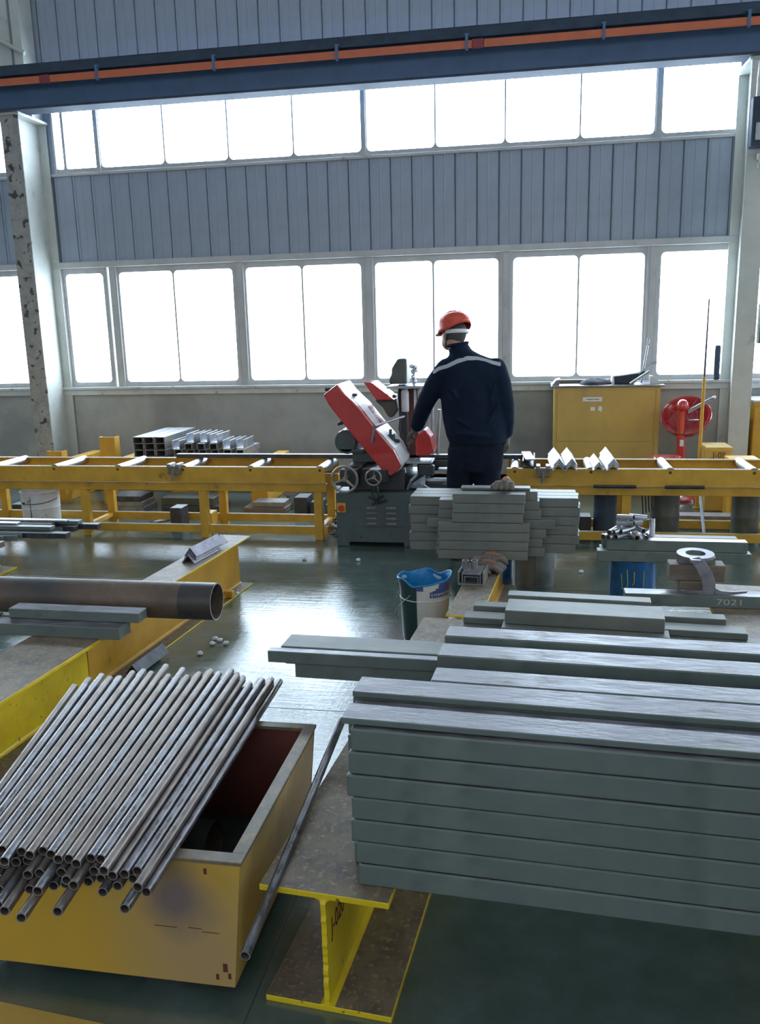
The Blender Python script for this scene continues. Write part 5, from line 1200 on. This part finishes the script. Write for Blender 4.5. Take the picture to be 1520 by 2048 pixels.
heap(0.58, 8.56, CT, 0.15, 0.11, 0.055, 'cloth_dark', 'rag', 'low dark rag heap in the middle of the ochre cabinet top', 'rag', 1)
t = thing('folded_cloth', 'dark pointed cloth bundle leaning right on the ochre cabinet top', 'cloth', (0.74, 8.56, CT))
MB().prism([(0.0, 0.0), (0.005, 0.075), (0.10, 0.085), (0.24, 0.105), (0.31, 0.135), (0.29, 0.09), (0.20, 0.0)], -0.05, 0.08, 'xz').build('cloth', M['cloth_dark'], t, bevel=0.012, seg=2)
MB().prism([(-0.004, 0.0), (0.0, 0.08), (0.016, 0.07), (0.022, 0.0)], -0.055, 0.085, 'xz').build('white_strip', M['white_plastic'], t)
t = thing('long_ladle', 'thin steel rod with ringed end standing up from the ochre cabinet top', 'tool', (1.035, 8.70, CT))
MB().sweep([(0, 0, 0), (0.02, 0, 0.18), (0.045, 0, 0.36)], 0.009, n=8).build('shaft', M['channel'], t, smooth=True)
MB().sweep([(0.052 + 0.012 * math.cos(a), 0, 0.395 + 0.03 * math.sin(a)) for a in [2 * PI * i / 20 for i in range(20)]], 0.006, n=6, closed=True, up=(0, 1, 0)).build('ring_end', M['galv'], t, smooth=True)
t = thing('wire_handle_tool', 'steel bar with bent wire loop lying slanted over the cabinet top right', 'tool', (0.90, 8.44, CT))
MB().rod((0.0, 0, 0.010), (0.17, 0, 0.125), 0.012, n=8).build('shaft', M['galv'], t, smooth=True)
MB().sweep([(0.08, 0.03, 0.10), (0.16, 0.03, 0.17), (0.20, 0.03, 0.205), (0.24, 0.03, 0.21), (0.235, 0.03, 0.195), (0.19, 0.03, 0.19)], 0.005, n=6).build('wire_loop', M['galv'], t, smooth=True)
tag(MB().prism([(0, 0), (0.12, 0.0), (0.03, 0.075), (0.0, 0.08)], 0, 0.10, 'xz').build('sheet_offcut', M['white'], bevel=0.002), 'pale triangular sheet offcut at the right end of the cabinet top', 'offcut').location = (1.09, 8.50, CT)

# red round-headed pedestal machine and yellow pole
t = thing('pedestal_fan', 'red round drum fan on a red pedestal right of the ochre cabinet', 'fan', (1.34, 8.12, 0))
Tf = Matrix.Rotation(0.42, 3, 'Y') @ Matrix.Rotation(0.95, 3, 'X')
Tf = Matrix.Rotation(-0.30, 3, 'Y') @ Matrix.Rotation(0.75, 3, 'X')
cf = (0.055, 0.13, 0.735)
MB().lathe([(0.0, -0.11), (0.10, -0.105), (0.17, -0.07), (0.215, 0.0), (0.225, 0.05), (0.222, 0.055), (0.205, 0.04), (0.16, -0.05), (0.0, -0.08)], cf, n=44, T=Tf).build('shroud', M['red'], t, smooth=True)
b = MB()
for r in (0.05, 0.10, 0.15, 0.20): b.sweep([Vector(cf) + Tf @ Vector((r * math.cos(a), r * math.sin(a), 0.045)) for a in [2 * PI * i / 36 for i in range(36)]], 0.003, n=5, closed=True, up=Tf @ Vector((0, 0, 1)))
for k in range(8): a = 2 * PI * k / 8; b.rod(Vector(cf) + Tf @ Vector((0.02 * math.cos(a), 0.02 * math.sin(a), 0.045)), Vector(cf) + Tf @ Vector((0.215 * math.cos(a), 0.215 * math.sin(a), 0.045)), 0.003, n=5)
b.build('guard', M['red_dark'], t)
MB().loft([(0.0, 0.0, 0.10, 0.045, 0.045), (0.0, 0.0, 0.45, 0.043, 0.043), (-0.008, 0.0, 0.62, 0.036, 0.04), (-0.012, 0.0, 0.78, 0.034, 0.04), (-0.01, 0.0, 0.82, 0.04, 0.045)], n=20).build('pedestal', M['red'], t, smooth=True)
MB().ball((-0.005, 0.0, 0.865), (0.055, 0.06, 0.058), n=18).rod((-0.0, 0.0, 0.865), (0.06, 0.10, 0.82), 0.04, n=14).build('swivel_head', M['red'], t, smooth=True)
MB().lathe([(0, 0.0), (0.19, 0.0), (0.19, 0.02), (0.16, 0.04), (0.05, 0.07), (0.045, 0.12), (0, 0.12)], (-0.03, 0, 0.0), n=32).build('base', M['red'], t, smooth=True)
MB().bx(-0.02, 0.012, -0.052, -0.042, 0.50, 0.56).build('sticker', M['white_plastic'], t, bevel=0.002)
b = MB()
for q in (0, 0.02): b.rod((0.05, 0.02, 0.80 + q), (0.27, 0.02, 0.925 + q), 0.009, n=8)
b.rod((0.05, -0.01, 0.735), (0.14, -0.01, 0.735), 0.006, n=8).rod((0.255, -0.01, 0.93), (0.28, 0.05, 0.94), 0.012, n=8)
b.build('adjusting_arm', M['galv'], t, smooth=True)
t = thing('small_red_table', 'low red round stool behind the right conveyor, left of the pedestal', 'stool', (1.14, 7.60, 0))
MB().lathe([(0, 0.455), (0.12, 0.455), (0.125, 0.468), (0.12, 0.48), (0, 0.485)], n=28).build('seat', M['red'], t, smooth=True)
MB().rod((0, 0, 0.03), (0, 0, 0.456), 0.035, n=14).build('stem', M['blue'], t, smooth=True)
MB().lathe([(0, 0), (0.11, 0), (0.10, 0.02), (0.03, 0.04), (0, 0.04)], n=24).build('base', M['blue'], t, smooth=True)
t = thing('yellow_pole', 'tall yellow pole with thin dark tip standing before the right window', 'pole', (1.43, 7.72, 0))
MB().rod((0, 0, 0.012), (0.005, 0, 1.15), 0.016, 0.013, n=12).build('shaft', M['yellow'], t, smooth=True)
MB().rod((0.005, 0, 1.15), (0.008, 0, 1.80), 0.010, 0.006, n=8).build('tip', M['dsteel'], t, smooth=True)
MB().lathe([(0, 0), (0.035, 0), (0.035, 0.012), (0, 0.012)], n=20).build('foot', M['yellow'], t)
# floor crumbs
r_ = random.Random(4)
for k, (x, y) in enumerate(((-1.685, 4.13), (-1.671, 4.057), (-1.65, 4.111), (-1.685, 3.914), (-1.83, 4.905), (-1.62, 5.75), (-1.22, 5.75), (0.33, 5.6), (-1.60, 4.07))):
    b = MB().ball((0, 0, 0.011), (0.018, 0.014, 0.011), n=8); b.v = [Vector(p) * r_.uniform(0.85, 1.1) for p in b.v]
    b.v = [Vector((p[0], p[1], max(p[2], 0.0003))) for p in b.v]
    o = b.build('plastic_scrap', M['white_plastic']); o.location = (x, y, 0)
    tag(o, 'small white plastic scrap ' + ['leftmost of the cluster between the beams', 'second of the cluster between the beams', 'rightmost of the cluster between the beams', 'nearest the tube bundle on the floor', 'beside the far end of the left beam', 'near the end leg of the left conveyor', 'in front of the saw cabinet', 'on the floor between the two drums', 'lone one right of the cluster between the beams'][k], 'scrap', 'white plastic scraps on the floor')
